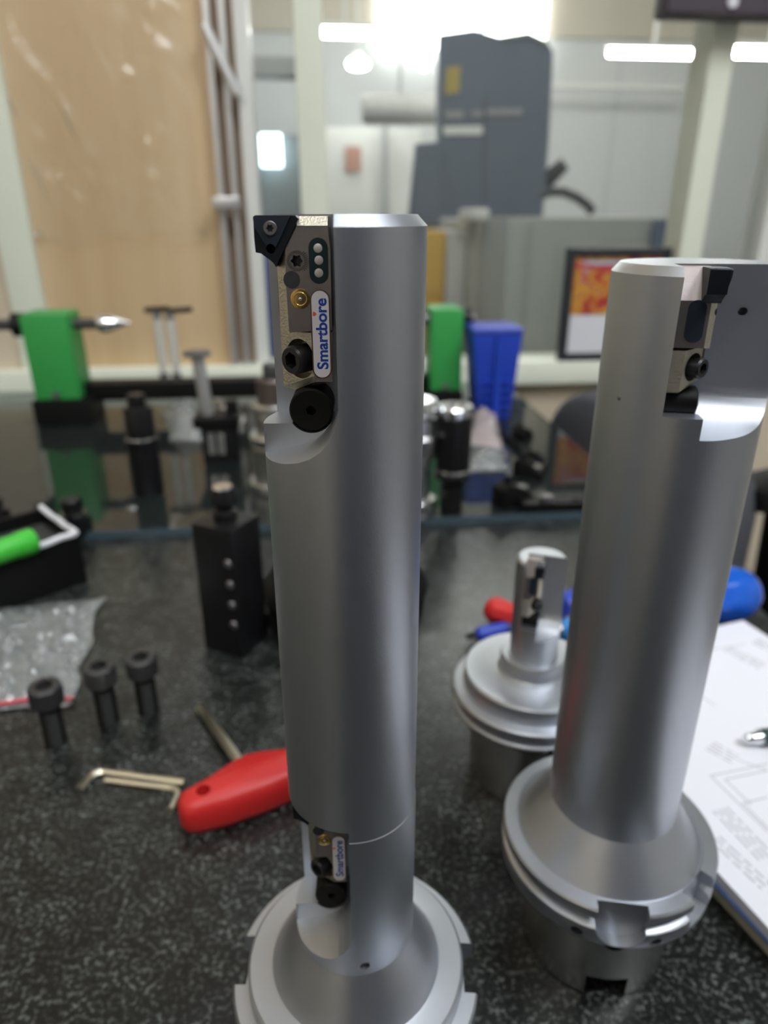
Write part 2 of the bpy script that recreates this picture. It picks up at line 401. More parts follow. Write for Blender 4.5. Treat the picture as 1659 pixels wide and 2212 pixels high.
# framed calendar standing on the rail
def calendar():
    v = V - 0.004
    u0, z1 = onv(1226, 536, v); u1, _ = onv(1446, 540, v); z0 = ZR
    w = u1 - u0; h = z1 - z0
    t = thing('wall_calendar', 'black framed calendar with red and yellow picture leaning on the sill rail', 'calendar', RM(u0 + w / 2, v, z0), TH)
    fr = MB(); e = 0.010
    fr.box(-w / 2, w / 2, -0.008, 0.006, 0, e); fr.box(-w / 2, w / 2, -0.008, 0.006, h - e, h)
    fr.box(-w / 2, -w / 2 + e, -0.008, 0.006, e, h - e); fr.box(w / 2 - e, w / 2, -0.008, 0.006, e, h - e)
    obj('frame', fr, mat('black_frame', (0.022, 0.025, 0.03), 0.35), t)
    obj('sheet', MB().box(-w / 2 + e, w / 2 - e, -0.004, 0.004, e, h - e), mat('calendar_sheet', (0.66, 0.67, 0.72), 0.5, var=0.02), t)
    # printed picture: red and yellow patches on dark
    m = bpy.data.materials.new('calendar_picture'); m.use_nodes = True
    nt = m.node_tree; N = nt.nodes; bs = N['Principled BSDF']; bs.inputs['Roughness'].default_value = 0.4
    tc = N.new('ShaderNodeTexCoord'); n1 = N.new('ShaderNodeTexNoise'); n1.inputs['Scale'].default_value = 34; n1.inputs['Detail'].default_value = 3
    nt.links.new(tc.outputs['Object'], n1.inputs['Vector'])
    r = N.new('ShaderNodeValToRGB'); cr = r.color_ramp
    cr.elements[0].position = 0.34; cr.elements[0].color = (0.05, 0.012, 0.02, 1)
    cr.elements[1].position = 0.70; cr.elements[1].color = (0.50, 0.48, 0.50, 1)
    for p, c in ((0.43, (0.40, 0.03, 0.03, 1)), (0.50, (0.45, 0.12, 0.03, 1)), (0.57, (0.55, 0.32, 0.04, 1)), (0.63, (0.42, 0.06, 0.05, 1))):
        k = cr.elements.new(p); k.color = c
    nt.links.new(n1.outputs['Fac'], r.inputs[0]); nt.links.new(r.outputs[0], bs.inputs['Base Color'])
    obj('picture', MB().box(-w / 2 + e, w / 2 - e, -0.0046, -0.004, h * 0.42, h - e), m, t)
    obj('sky_band', MB().box(-w / 2 + e + 0.01, w / 2 - e - 0.02, -0.0051, -0.0046, h * 0.86, h - e - 0.006), mat('pale_sky_print', (0.38, 0.46, 0.60), 0.4), t)
    obj('roof_band', MB().hexa([(-w / 2 + e, -0.0053, h * 0.84), (w / 2 - e, -0.0053, h * 0.74), (w / 2 - e, -0.0046, h * 0.74), (-w / 2 + e, -0.0046, h * 0.84),
                                (-w / 2 + e, -0.0053, h * 0.88), (w / 2 - e, -0.0053, h * 0.79), (w / 2 - e, -0.0046, h * 0.79), (-w / 2 + e, -0.0046, h * 0.88)]), mat('red_print', (0.48, 0.06, 0.06), 0.4), t)
calendar()

# table: black granite top on a plinth, and the glass sheet on its rear half
UR = E1.dot(onz(1149, 880)) ; UR = (UR + E1.dot(onz(1279, 1002))) / 2
VF = (E2.dot(onz(190, 1165)) + E2.dot(onz(1250, 1122))) / 2
tb = thing('work_table', 'work table with black speckled granite top', 'table', RM(0, 0.4, 0), TH)
obj('granite_top', MB().box(-0.598, UR, -0.55, V - 0.436, TABLE - 0.03, TABLE), GRANITE, tb, bevel=0.002)
for x, y in ((-0.54, -0.48), (UR - 0.06, -0.48), (-0.54, 0.50), (UR - 0.06, 0.50)):
    obj('leg', MB().box(x - 0.025, x + 0.025, y - 0.025, y + 0.025, 0, TABLE - 0.03), FRAMEC, tb, bevel=0.003)
obj('apron', MB().box(-0.54, UR - 0.06, -0.47, 0.49, TABLE - 0.09, TABLE - 0.0305), FRAMEC, tb)
GT = 0.006
gs = thing('glass_sheet', 'thick clear glass sheet lying on the rear half of the granite table', 'glass sheet', RM(0, VF, TABLE), TH)
obj('pane', MB().box(-0.595, UR - 0.003, 0.0012, V - 0.014 - VF, 0, GT), TGLASS, gs)
obj('front_edge', MB().box(-0.595, UR - 0.003, 0, 0.0012, 0, GT), GLASSEDGE, gs)

# unseen cupboard shape added to streak the bars dark and shade the table
cb = thing('added_blue_blocker', 'added dark blue blocker shaped like a cupboard behind the camera, streaking the bars and shading the table', 'cupboard', RM(0.10, -0.48, 0), TH)
obj('body', MB().box(-0.22, 0.22, -0.2, 0.2, 0, 1.55), mat('added_blocker_blue', (0.035, 0.045, 0.10), 0.5), cb, bevel=0.005)
for sx in (-1, 1):
    d_ = obj('door', MB().box(min(0.004 * sx, 0.216 * sx), max(0.004 * sx, 0.216 * sx), 0.2, 0.215, 0.05, 1.52), MATS['added_blocker_blue'], cb, bevel=0.002)  # door leaf of the added blocker
    obj('handle', MB().box(0.02 * sx - 0.006, 0.02 * sx + 0.006, 0.215, 0.235, 0.75, 0.87), ALU, d_)  # handle of the added blocker

# ceiling panels over the table
def ceiling_panel(u, v, lab, st, wu=0.6, wv=0.6):
    t = thing('ceiling_lamp_offscreen', lab, 'lamp', RM(u, v, 2.66), TH, 'ceiling panels over the table')
    obj('frame', MB().box(-wu / 2 - 0.02, wu / 2 + 0.02, -wv / 2 - 0.02, wv / 2 + 0.02, 0.0, 0.04), FRAMEW, t)
    obj('diffuser_offscreen', MB().box(-wu / 2, wu / 2, -wv / 2, wv / 2, -0.006, 0.0), emit('diffuser_glow', (0.94, 0.975, 1.0), st), t)
ceiling_panel(0.15, 0.35, 'square white ceiling panel lamp above the granite table', NEAR_LAMP)
ceiling_panel(1.0, -0.45, 'square white ceiling panel lamp between table and right wall', ROOM_LAMP)
ceiling_panel(-0.15, -1.15, 'square white ceiling panel lamp near the added blue blocker', ROOM_LAMP)

# ================================================================ hall behind the glass
HV = 8.0
zt = onv(1300, 86, HV)[1]
struct('wall_hall', MB().rbox(-4, 6, HV, HV + 0.1, 0, zt), HALLW)
struct('trim_8', MB().rbox(-4, 6, HV - 0.05, HV + 0.3, zt, zt + 1.2), CEILM)
struct('wall_hall_left', MB().rbox(-2.2, -2.1, 1.1, HV, 0, zt + 1.2), GREYD)
struct('wall_hall_right', MB().rbox(5.9, 6.0, 1.1, HV, 0, zt + 1.2), HALLW)
struct('ceiling_hall', MB().rbox(-4, 6, 1.1, HV + 0.3, zt + 0.75, zt + 0.8), CEILM)
s0 = onv(1322, 300, HV - 0.01)[0]
for du in (0, 1.1, -1.1):
    struct('trim_9', MB().rbox(s0 + du - 0.006, s0 + du + 0.006, HV - 0.012, HV, 0, zt), mat('seam_grey', (0.45, 0.48, 0.49), 0.6))

def px_box(name, x0, y0, x1, y1, v, depth, m, label=None, cat=None, floor=False, bevel=0.0, group=None):
    u0, z1 = onv(x0, (y0 + y1) / 2, v)[0], onv((x0 + x1) / 2, y0, v)[1]
    u1, z0 = onv(x1, (y0 + y1) / 2, v)[0], onv((x0 + x1) / 2, y1, v)[1]
    if floor: z0 = 0.0
    o = obj(name, MB().rbox(u0, u1, v, v + depth, z0, z1), m, bevel=bevel)
    if label: tag(o, label, cat, group)
    return o
def adopt(o, parent):
    o.parent = parent; o.matrix_parent_inverse = parent.matrix_world.inverted(); return o

# big bright daylight window
wu0, wz0 = onv(822, 104, HV - 0.1); wu1, wz1 = onv(1186, -40, HV - 0.1)
struct('window_5', MB().rbox(wu0, wu1, HV - 0.12, HV - 0.06, wz0, wz1), emit('daylight_pane', (1.0, 1.0, 0.98), HALL_WINDOW))
# dim far window on the left
wu0, wz0 = onv(566, 360, HV - 0.5); wu1, wz1 = onv(606, 290, HV - 0.5)
struct('window_6', MB().rbox(wu0, wu1, HV - 0.52, HV - 0.48, wz0, wz1), emit('daylight_pane_blue', (0.80, 0.95, 1.0), HALL_WINDOW * 0.8))
# panels left of the second post
px_box('hall_partition', 380, 290, 720, 560, HV - 0.4, 0.05, GREYD, 'dark blue grey partition around the small bright far window', 'partition', floor=True)
px_box('hall_beam', 380, 120, 660, 160, 5.0, 0.2, DUCT, 'pale grey beam crossing high in the hall', 'beam')
px_box('hall_door', 700, 275, 905, 560, HV - 0.8, 0.05, HALLP, 'pale wide door panel left of the slate blue machine', 'door', floor=True)
px_box('notice_poster', 746, 316, 780, 370, HV - 0.83, 0.01, mat('red_poster', (0.45, 0.25, 0.20), 0.6), 'small faded red notice on the pale door panel', 'poster')
px_box('hall_pipe', 826, 262, 838, 440, HV - 0.9, 0.05, DUCT, 'thin grey upright pipe in front of the pale door panel', 'pipe', floor=True)
# duct
c0 = onv(782, 236, 5.5); c1 = onv(960, 236, 5.5); rr = 0.5 * (onv(850, 204, 5.5)[1] - onv(850, 270, 5.5)[1])
tag(obj('air_duct', MB().cyl(RM(c0[0], 5.5, c0[1]), RM(c1[0] + 0.5, 5.5, c1[1]), rr, n=32, rings=[(0, rr * 0.82), (0.03, rr), (0.3, rr), (0.305, rr * 1.04), (0.32, rr * 1.04), (0.325, rr), (1, rr)]), HALLP), 'fat pale round duct running behind the slate blue machine', 'duct')
for du in (0.25, 0.8):
    struct('trim_10', MB().rbox(c0[0] + du, c0[0] + du + 0.02, 5.49, 5.51, c0[1] + rr * 0.9, zt + 0.75), DUCT)
# ceiling lamps of the hall
def hall_lamp(x0, y0, x1, y1, v, lab, round_=False):
    u0, z0 = onv(x0, y1, v); u1, z1 = onv(x1, y0, v)
    t = thing('hall_lamp', lab, 'lamp', RM((u0 + u1) / 2, v, z0), TH, 'lamps of the hall')
    w, h = (u1 - u0), (z1 - z0)
    obj('hanger', MB().box(-0.01, 0.01, -0.01, 0.01, h, zt + 0.75 - z0), FRAMEW, t)
    em = MATS.get('hall_tube') or emit('hall_tube', (1.0, 0.98, 0.94), HALL_LAMP)
    if round_:
        obj('bulb', MB().lathe([(w * 0.2, 0), (w * 0.42, h * 0.15), (w * 0.5, h * 0.5), (w * 0.4, h * 0.85), (w * 0.15, h)], 24), em, t)
        obj('cap', MB().lathe([(w * 0.2, h), (w * 0.2, h * 1.6)], 16), DUCT, t)
    else:
        obj('tube', MB().cyl((-w / 2, 0, h / 2), (w / 2, 0, h / 2), h / 2, n=16), em, t)
        obj('batten', MB().box(-w / 2 - 0.02, w / 2 + 0.02, -h * 0.5, h * 0.5, h * 1.02, h * 1.6), FRAMEW, t)
hall_lamp(695, 63, 798, 80, 6.0, 'long bright tube lamp left of the big daylight window')
hall_lamp(750, 127, 797, 149, 7.0, 'short bright round lamp below the long tube lamp', True)
hall_lamp(904, 133, 928, 150, 7.0, 'small bright round lamp right beside the slate blue machine', True)
hall_lamp(1315, 109, 1508, 122, 5.0, 'long stand-in tube for a lamp reflection, in front of the white seamed hall wall')  # glowing stand-in for a room lamp mirrored in the glass
hall_lamp(1560, 106, 1760, 123, 5.0, 'long stand-in tube for a lamp reflection, beyond the cream partition post')  # second tube added in place of a lamp reflection
for u, v, where in ((-0.9, 2.4, 'blue bin'), (1.3, 2.4, 'pale grey cabinet'), (3.3, 2.6, 'empty hall floor near the glass'), (-0.9, 4.6, 'dark far partition'), (1.6, 4.4, 'slate blue machine'), (3.6, 4.6, 'white hall wall on the right')):
    t = thing('hall_lamp_offscreen', 'long tube lamp high under the hall ceiling above the ' + where, 'lamp', RM(u, v, zt + 0.60), TH, 'high lamps of the hall')
    obj('tube_offscreen', MB().cyl((-0.6, 0, 0.03), (0.6, 0, 0.03), 0.03, n=16), MATS['hall_tube'], t)
    obj('batten', MB().box(-0.62, 0.62, -0.05, 0.05, 0.062, 0.10), FRAMEW, t)
    obj('hanger', MB().box(-0.01, 0.01, -0.01, 0.01, 0.10, 0.15), FRAMEW, t)
px_box('ghost_reflection_bar', 1190, 182, 1500, 192, 7.6, 0.05, FRAMEW, 'thin pale bar drawn for a faint tube reflection along the white seamed hall wall', 'reflection bar')  # pale bar built for the tube's faint second reflection

# slate blue machine
def machine():
    v = 3.4
    P = lambda x, y: onv(x, y, v)
    base = P(1040, 480)
    t = thing('machine_tool', 'tall slate blue machine cabinet with yellow sticker behind the glass', 'machine', RM(P(1040, 300)[0], v, 0), TH)
    t_inv = Matrix.Rotation(-TH, 4, 'Z') @ Matrix.Translation(-t.location)
    def loc(p, vv): return t_inv @ RM(p[0], vv, p[1])
    def pol(name, pts, v0, v1, m):
        f = [loc(P(*p), v) for p in pts]
        sk = 0.16 * max(0.0, v1)
        mb = MB().loft([[(p.x, v0, p.z) for p in f], [(p.x + sk, v1, p.z) for p in f]])
        return obj(name, mb, m, t)
    z0px = 560
    body = pol('upper_cabinet', [(946, 74), (1025, 63), (1080, 80), (1140, 70), (1183, 90), (1195, 112), (1186, 300), (1172, 470), (948, 470)], 0, 0.8, MACH)
    pol('lower_cabinet', [(893, 313), (947, 309), (947, 480), (877, 480)], -0.05, 0.7, MACH)
    pol('door_seam', [(1046, 210), (1049, 210), (1046, 470), (1043, 470)], -0.004, 0, MACHD)
    pol('yellow_sticker', [(964, 146), (994, 143), (991, 200), (961, 204)], -0.006, 0, mat('faded_yellow', (0.42, 0.33, 0.07), 0.5))
    pol('painted_bright_slot', [(958, 273), (1042, 272), (1042, 291), (958, 292)], -0.006, 0, mat('painted_glow_white', (0.80, 0.84, 0.82), 0.4))  # the slot's brightness is painted in as plain white
    for p in ([(962, 240), (1000, 240), (1000, 256), (962, 256)], [(1052, 236), (1128, 234), (1128, 248), (1052, 250)], [(1020, 240), (1044, 240), (1044, 252), (1020, 252)]):
        pol('vent_slot', p, -0.006, 0, mat('pale_vent', (0.30, 0.31, 0.33), 0.5))
    pol('roof_edge', [(1080, 80), (1140, 70), (1183, 90), (1180, 95), (1140, 77), (1085, 85)], -0.01, 0, mat('pale_edge', (0.35, 0.37, 0.36), 0.5))
    pol('base_panel', [(880, 481), (1180, 471), (1180, 840), (880, 840)], 0.0, 0.75, mat('machine_pale_base', (0.55, 0.55, 0.50), 0.5))
    obj('floor_frame', MB().box(-0.3, 0.3, 0.02, 0.7, 0, P(1000, 838)[1]), MACHD, t)
    # lever and hose on the right side
    a, b = loc(P(1178, 400), v), loc(P(1226, 352), v)
    obj('lever', MB().tube([(a.x, 0.1, a.z), (a.x * 0.4 + b.x * 0.6, 0.05, a.z * 0.4 + b.z * 0.6), (b.x, 0.03, b.z)], [0.05, 0.035, 0.03], 12), MACHD, t)
    hp = [(1165, 425), (1190, 414), (1220, 414), (1250, 426), (1272, 442), (1284, 458)]
    obj('hose', MB().tube([(loc(P(*p), v).x, 0.02, loc(P(*p), v).z) for p in hp], 0.022, 12), MACHD, t)
machine()
# cabinets and boxes right behind the glass
def floor_cab(name, x0, x1, y, v, depth, m, label, cat='cabinet', seams=()):
    u0, z1 = onv(x0, y, v); u1, _ = onv(x1, y, v)
    t = thing(name, label, cat, RM((u0 + u1) / 2, v + depth / 2, 0), TH)
    w = u1 - u0
    obj('body', MB().box(-w / 2, w / 2, -depth / 2, depth / 2, 0, z1), m, t, bevel=0.004)
    for sx in seams:
        su = onv(sx, y + 60, v)[0] - (u0 + u1) / 2
        obj('seam', MB().box(su - 0.008, su + 0.008, -depth / 2 - 0.002, -depth / 2, 0.02, z1 - 0.02), mat('cabinet_seam', (0.30, 0.35, 0.32), 0.5), t)
    return t
floor_cab('grey_cabinet', 1099, 1452, 470, 2.3, 0.35, GREYC, 'wide pale grey cabinet beyond the glass behind the framed calendar', seams=(1142,))
floor_cab('beige_cabinet', 1013, 1094, 476, 2.75, 0.4, mat('beige_cabinet', (0.42, 0.40, 0.34), 0.5), 'beige cabinet between grey cabinet and yellow locker')
floor_cab('white_locker', 966, 1008, 500, 2.75, 0.4, mat('offwhite_locker', (0.52, 0.52, 0.48), 0.5), 'off white locker next to the yellow locker')
floor_cab('yellow_locker', 880, 963, 500, 2.75, 0.4, YELLOW, 'yellow locker standing beyond the glass', 'locker')
floor_cab('blue_bin', 545, 585, 552, 2.2, 0.3, BLUE, 'blue bin beyond the glass beside the white post', 'bin')
o = px_box('blue_notebook', 1416, 475, 1450, 535, 2.25, 0.03, mat('slate_blue_card', (0.10, 0.14, 0.24), 0.6), 'slate blue card pinned on the pale grey cabinet', 'card')
px_box('white_tub', 1015, 450, 1058, 477, 2.6, 0.2, mat('white_plastic', (0.75, 0.75, 0.72), 0.4), 'small white tub standing on the beige cabinet', 'tub', bevel=0.01)

# ================================================================ boring tools
MM = 0.001
MX, MY = -0.00721, 0.122                         # axis of the long tool
def MT(px, py, ymm):
    """pixel on the long tool's plane y = ymm -> (x, z) in mm, z = 0 at its top"""
    p = ony(px, py, MY + ymm * MM)
    return ((p.x - MX) / MM, (p.z - EYE) / MM)
Y1, Y2 = -1.5, 6.5                               # front plane and back plane of the cartridge pocket
XW = MT(721, 640, -13.8)[0]                       # pocket side wall
ZL = MT(600, 914, Y1)[1]                         # pocket ledge
CURVE = [MT(x, y, Y1) for x, y in ((719, 850), (716, 885), (708, 910), (693, 932), (676, 947), (655, 958), (625, 967), (598, 972), (577, 975))]

def pocket_cutters(T, tall, deep_top=3.0, hole=True):
    """cutters in tool space; T maps cartridge mm to tool mm"""
    top = deep_top
    off = XW - CURVE[0][0]
    prof = [(XW, top)] + [(x + off * max(0.0, 1 - k / 5), z) for k, (x, z) in enumerate(CURVE)] + [(-45, CURVE[-1][1] - 0.3), (-45, top)]
    a = MB().prism_y(prof, -45, Y1)
    b = MB().box(-45, XW - 0.3, Y1 - 1.5, Y2, ZL, top)
    cx, cz = MT(672, 886, Y1)
    out = [a, b, MB().cyl((cx, Y1 - 3, cz), (cx, Y2, cz), 4.15, n=48)]
    if hole: out.append(MB().cyl((XW - 6, -9.0, -10.8), (XW + 6, -9.0, -10.8), 1.0, n=24))
    return [c.mesh('cut', MM, T) for c in out]

def cartridge(par, T, text=True):
    """cartridge part with its small pieces; built in mm, mapped by T into tool space"""
    def pl(pts, y): return [(x, y, z) for x, z in (MT(a, b, y) for a, b in pts)]
    up_f = [(642, 488), (707, 488), (713, 540), (716.5, 713), (625.6, 718), (617, 600), (617, 538)]
    up_m = [(645, 467.5), (708, 467.5), (714, 540), (717, 713), (607, 712), (601, 600), (599, 568)]
    ym = Y1 + 1.5
    up = MB().loft([pl(up_f, Y1), pl(up_m, ym), [(x, Y2 - 0.05, z) for x, y, z in pl(up_m, ym)]])
    body = obj('cartridge', up.mesh('cartridge', MM, T), CART, par, angle=15)
    # gold bevels (upper): thin facets laid on the chamfers
    fv = pl(up_f, Y1); mv = pl(up_m, ym)
    def facet(idx):
        vs = []
        for i in idx:
            vs.append((fv[i], mv[i]))
        mb = MB()
        for (a, b), (c, d) in zip(vs[:-1], vs[1:]):
            n = (Vector(c) - Vector(a)).cross(Vector(b) - Vector(a)).normalized()
            if n.y > 0: n = -n
            q = [Vector(p) for p in (a, c, d, b)]
            mb.hexa([p - n * 0.1 for p in q] + [p + n * 0.07 for p in q])
        return mb
    obj('bevel_face', facet([0, 1]).mesh('bevel', MM, T), CARTB, body)
    obj('bevel_face', facet([4, 5, 6, 0]).mesh('bevel', MM, T), CARTB, body)
    # lower clamp block with wide gold bevel and counterbore
    lo_f = [(674, 719), (717, 718), (718.5, 824), (680, 825), (679, 812)]
    lo_m = [(607.5, 714), (717, 718), (718.5, 824), (638, 842), (614, 834)]
    yb = Y1 + 5.0
    F, M = pl(lo_f, Y1 + 0.15), pl(lo_m, yb)
    lo = MB().loft([F, M, [(x, Y2 - 0.05, z) for x, y, z in M]]).mesh('clamp_block', MM, T)
    n = (Vector(M[4]) - Vector(F[0])).cross(Vector(M[0]) - Vector(F[0])).normalized()
    if n.y > 0: n = -n
    hc = Vector((*MT(646, 775, Y1 + 2.0),)).to_3d(); hc = Vector((hc.x, Y1 + 2.0, hc.y))
    cut = MB().cyl(hc - n * 3.6, hc + n * 8, 3.4, n=48).mesh('c', MM, T)
    lo = bool_cut(lo, [cut])
    obj('clamp_block', lo, CARTB, body, angle=15)
    q = [Vector(p) for p in (F[0], F[1], F[2], F[3])]
    obj('clamp_face', MB().hexa([p + Vector((0, 0.05, 0)) for p in q] + [p - Vector((0, 0.06, 0)) for p in q]).mesh('cf', MM, T), CART, body)
    # socket head screw leaning out of the counterbore
    sc = MB().cyl(hc - n * 3.5, hc + n * 2.0, 2.45, n=40, rings=[(0, 2.4), (0.92, 2.45), (1.0, 2.15)]).mesh('s', MM, T)
    hexc = MB().cyl(hc - n * 0.2, hc + n * 4, 1.45, n=6).mesh('h', MM, T)
    obj('clamp_screw', bool_cut(sc, [hexc]), mat('screw_black', (0.03, 0.03, 0.032), 0.38, 0.6, var=0.2), body)
    # insert seat, insert and its screw
    seat = [(546.8, 469), (552, 465.4), (637, 465.4), (644.6, 472.8), (620, 524), (599, 567.7), (595.8, 576.6), (592, 570), (584.4, 562.7), (571.8, 553.2), (564.2, 547.5), (552.2, 545), (549, 513.3)]
    sm = MB().loft([pl(seat, Y1 - 0.35), [(x, Y1 + 3.5, z) for x, y, z in pl(seat, Y1 - 0.35)]])
    rx_, rz_ = MT(585, 537, Y1 - 0.4)
    rec = lambda: MB().cyl((rx_, Y1 - 3, rz_), (rx_, Y1 + 1.6, rz_), 0.75, n=28).mesh('r', MM, T)
    obj('insert_seat', bool_cut(sm.mesh('seat', MM, T), [rec()]), SEAT, body, angle=20)
    ins = [(546.0, 470), (548, 466.5), (552, 465), (626.8, 465), (608, 508), (590, 544), (586, 546.5), (582, 544), (549, 490)]
    obj('insert', bool_cut(MB().loft([pl(ins, Y1 - 0.75), [(x, Y1 + 2.2, z) for x, y, z in pl(ins, Y1 - 0.75)]]).mesh('ins', MM, T), [rec()]), INSERT, body, angle=20)
    cx, cz = MT(583.2, 493, Y1 - 0.9)
    isc = MB().cyl((cx, Y1 - 1.05, cz), (cx, Y1 + 0.5, cz), 1.08, n=32, rings=[(0, 0.98), (0.1, 1.1), (1, 1.1)]).mesh('is', MM, T)
    obj('insert_screw', bool_cut(isc, [MB().prism_y(star(cx, cz, 0.52), Y1 - 2, Y1 - 0.25).mesh('tr', MM, T)]), SCREWG, body)
    # graduated adjusting screw
    cx, cz = MT(641, 563.5, Y1)
    asc = MB().cyl((cx, Y1 - 0.06, cz), (cx, Y1 + 2.0, cz), 1.62, n=40).mesh('as', MM, T)
    acut = lambda: MB().prism_y(star(cx, cz, 0.86), Y1 - 1, Y1 + 1.5).mesh('tr', MM, T)
    obj('adjusting_screw', bool_cut(asc, [acut()]), mat('dial_grey', (0.20, 0.19, 0.19), 0.45, 0.9, var=0.1, scale=900), body)
    me_ = bool_cut(body.data.copy(), [acut()]); finish(me_, CART, 15); body.data = me_
    tk = MB()
    for i in range(36):
        an = 2 * math.pi * i / 36; r0, r1 = (1.15, 1.60) if abs(an - math.pi) < 2.2 else (1.2, 1.95)
        ca, sa = math.cos(an), math.sin(an)
        tk.prism_y([(cx + r0 * ca - 0.035 * sa, cz + r0 * sa + 0.035 * ca), (cx + r0 * ca + 0.035 * sa, cz + r0 * sa - 0.035 * ca),
                    (cx + r1 * ca + 0.035 * sa, cz + r1 * sa - 0.035 * ca), (cx + r1 * ca - 0.035 * sa, cz + r1 * sa + 0.035 * ca)], Y1 - 0.075, Y1 + 0.02)
    obj('graduation_marks', tk.mesh('gm', MM, T), BLACKM, body)
    cx, cz = MT(630, 604, Y1)
    obj('guide_pin', MB().cyl((cx, Y1 - 0.09, cz), (cx, Y1 + 1, cz), 1.36, n=32).mesh('gp', MM, T), PIN, body)
    # oval dial window with three dots
    a = MT(665.2, 513, Y1); b = MT(710, 613, Y1)
    ov = stadium(a[0], b[0], b[1], a[1], 14)
    obj('dial_window', MB().prism_y(ov, Y1 - 0.07, Y1 + 0.5).mesh('dw', MM, T), DIALG, body)
    for x, y in ((686.5, 536), (688.5, 562), (688.5, 589.5)):
        cx, cz = MT(x, y, Y1)
        obj('dial_dot', MB().cyl((cx, Y1 - 0.22, cz), (cx, Y1 + 0.1, cz), 0.7, n=20, rings=[(0, 0.22), (0.18, 0.58), (0.5, 0.72), (1, 0.72)]).mesh('dd', MM, T), DIALD, body)
    # brass plug
    cx, cz = MT(648.5, 645.5, Y1)
    obj('brass_plug', MB().cyl((cx, Y1 - 0.12, cz), (cx, Y1 + 0.5, cz), 1.65, n=40, rings=[(0, 1.3), (0.1, 1.6), (0.2, 1.65), (1, 1.65)]).mesh('bp', MM, T), BRASS, body)
    obj('plug_ring', MB().loft([[(cx + r * math.cos(2 * math.pi * i / 40), y, cz + r * math.sin(2 * math.pi * i / 40)) for i in range(40)] for r, y in ((1.15, Y1 - 0.12), (1.05, Y1 - 0.2), (0.95, Y1 - 0.12))], cap=False).mesh('pr', MM, T), BRASS, body)
    obj('plug_tip', MB().cyl((cx, Y1 - 0.3, cz), (cx, Y1, cz), 0.28, n=16, rings=[(0, 0.1), (0.4, 0.26), (1, 0.3)]).mesh('pt', MM, T), CHROME, body)
    # name label
    a = MT(672.2, 627, Y1); b = MT(713.8, 816, Y1)
    xs = (MT(675.2, 720, Y1)[0], MT(713.2, 720, Y1)[0])
    rim = stadium(xs[0] - 0.22, xs[1] + 0.12, b[1] - 0.15, a[1] + 0.12, 14)
    pla = stadium(xs[0], xs[1] - 0.12, b[1] + 0.1, a[1] - 0.05, 14)
    obj('label_rim', MB().prism_y(rim, Y1 - 0.13, Y1 + 0.3).mesh('lr', MM, T), mat('label_rim_copper', (0.22, 0.15, 0.12), 0.35, 1.0), body)
    obj('name_label', MB().prism_y(pla, Y1 - 0.22, Y1 + 0.1).mesh('nl', MM, T), LABELW, body)
    me = text_mesh('Smartbore', 2.6, off=0.075)
    w = max(v.co.x for v in me.vertices) - min(v.co.x for v in me.vertices)
    tl = MT(690, 644, Y1)[1] - MT(690, 797, Y1)[1]
    k = tl / w; lx = (xs[0] + xs[1]) / 2 + 0.05; lz = (MT(690, 644, Y1)[1] + MT(690, 797, Y1)[1]) / 2
    ymid = 0.12
    for v in me.vertices:
        px, py = v.co.x * k, (v.co.y - ymid) * k * 0.95
        v.co = T(Vector((lx - py, Y1 - 0.235, lz + px))) * MM
    obj('label_lettering', me, LABELB, body, smooth=False)
    ox, oz = lx - 1.15, lz + tl * 0.285
    obj('label_spark', MB().prism_y([(ox - 0.2, oz + 0.35), (ox - 0.25, oz - 0.3), (ox + 0.1, oz - 0.35), (ox + 0.42, oz), (ox + 0.1, oz + 0.35)], Y1 - 0.235, Y1 - 0.2).mesh('ls', MM, T), LABELR, body)
    # raised navy strip for a side recess, its shade put into the colour
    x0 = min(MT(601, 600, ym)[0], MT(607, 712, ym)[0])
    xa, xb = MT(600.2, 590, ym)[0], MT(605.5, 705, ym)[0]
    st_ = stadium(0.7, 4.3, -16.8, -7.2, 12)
    obj('painted_side_recess', MB().loft([[(xa + (xb - xa) * (-7.2 - z) / 9.6 - 0.12, y, z) for y, z in st_], [(xa + (xb - xa) * (-7.2 - z) / 9.6 + 0.6, y, z) for y, z in st_]]).mesh('sd', MM, T), INSERT, body)
    # round black locking screw under the cartridge
    cx, cz = MT(672, 886, Y1 + 0.6)
    ls = MB().cyl((cx, Y1 + 0.4, cz), (cx, Y2 - 0.05, cz), 3.85, n=48, rings=[(0, 3.55), (0.04, 3.85), (1, 3.85)]).mesh('k', MM, T)
    hx = MB().cyl((cx, Y1 - 1, cz), (cx, Y1 + 2.2, cz), 0.95, n=6).mesh('k', MM, T)
    obj('locking_screw', bool_cut(ls, [hx]), BLACKM, body)
    return body

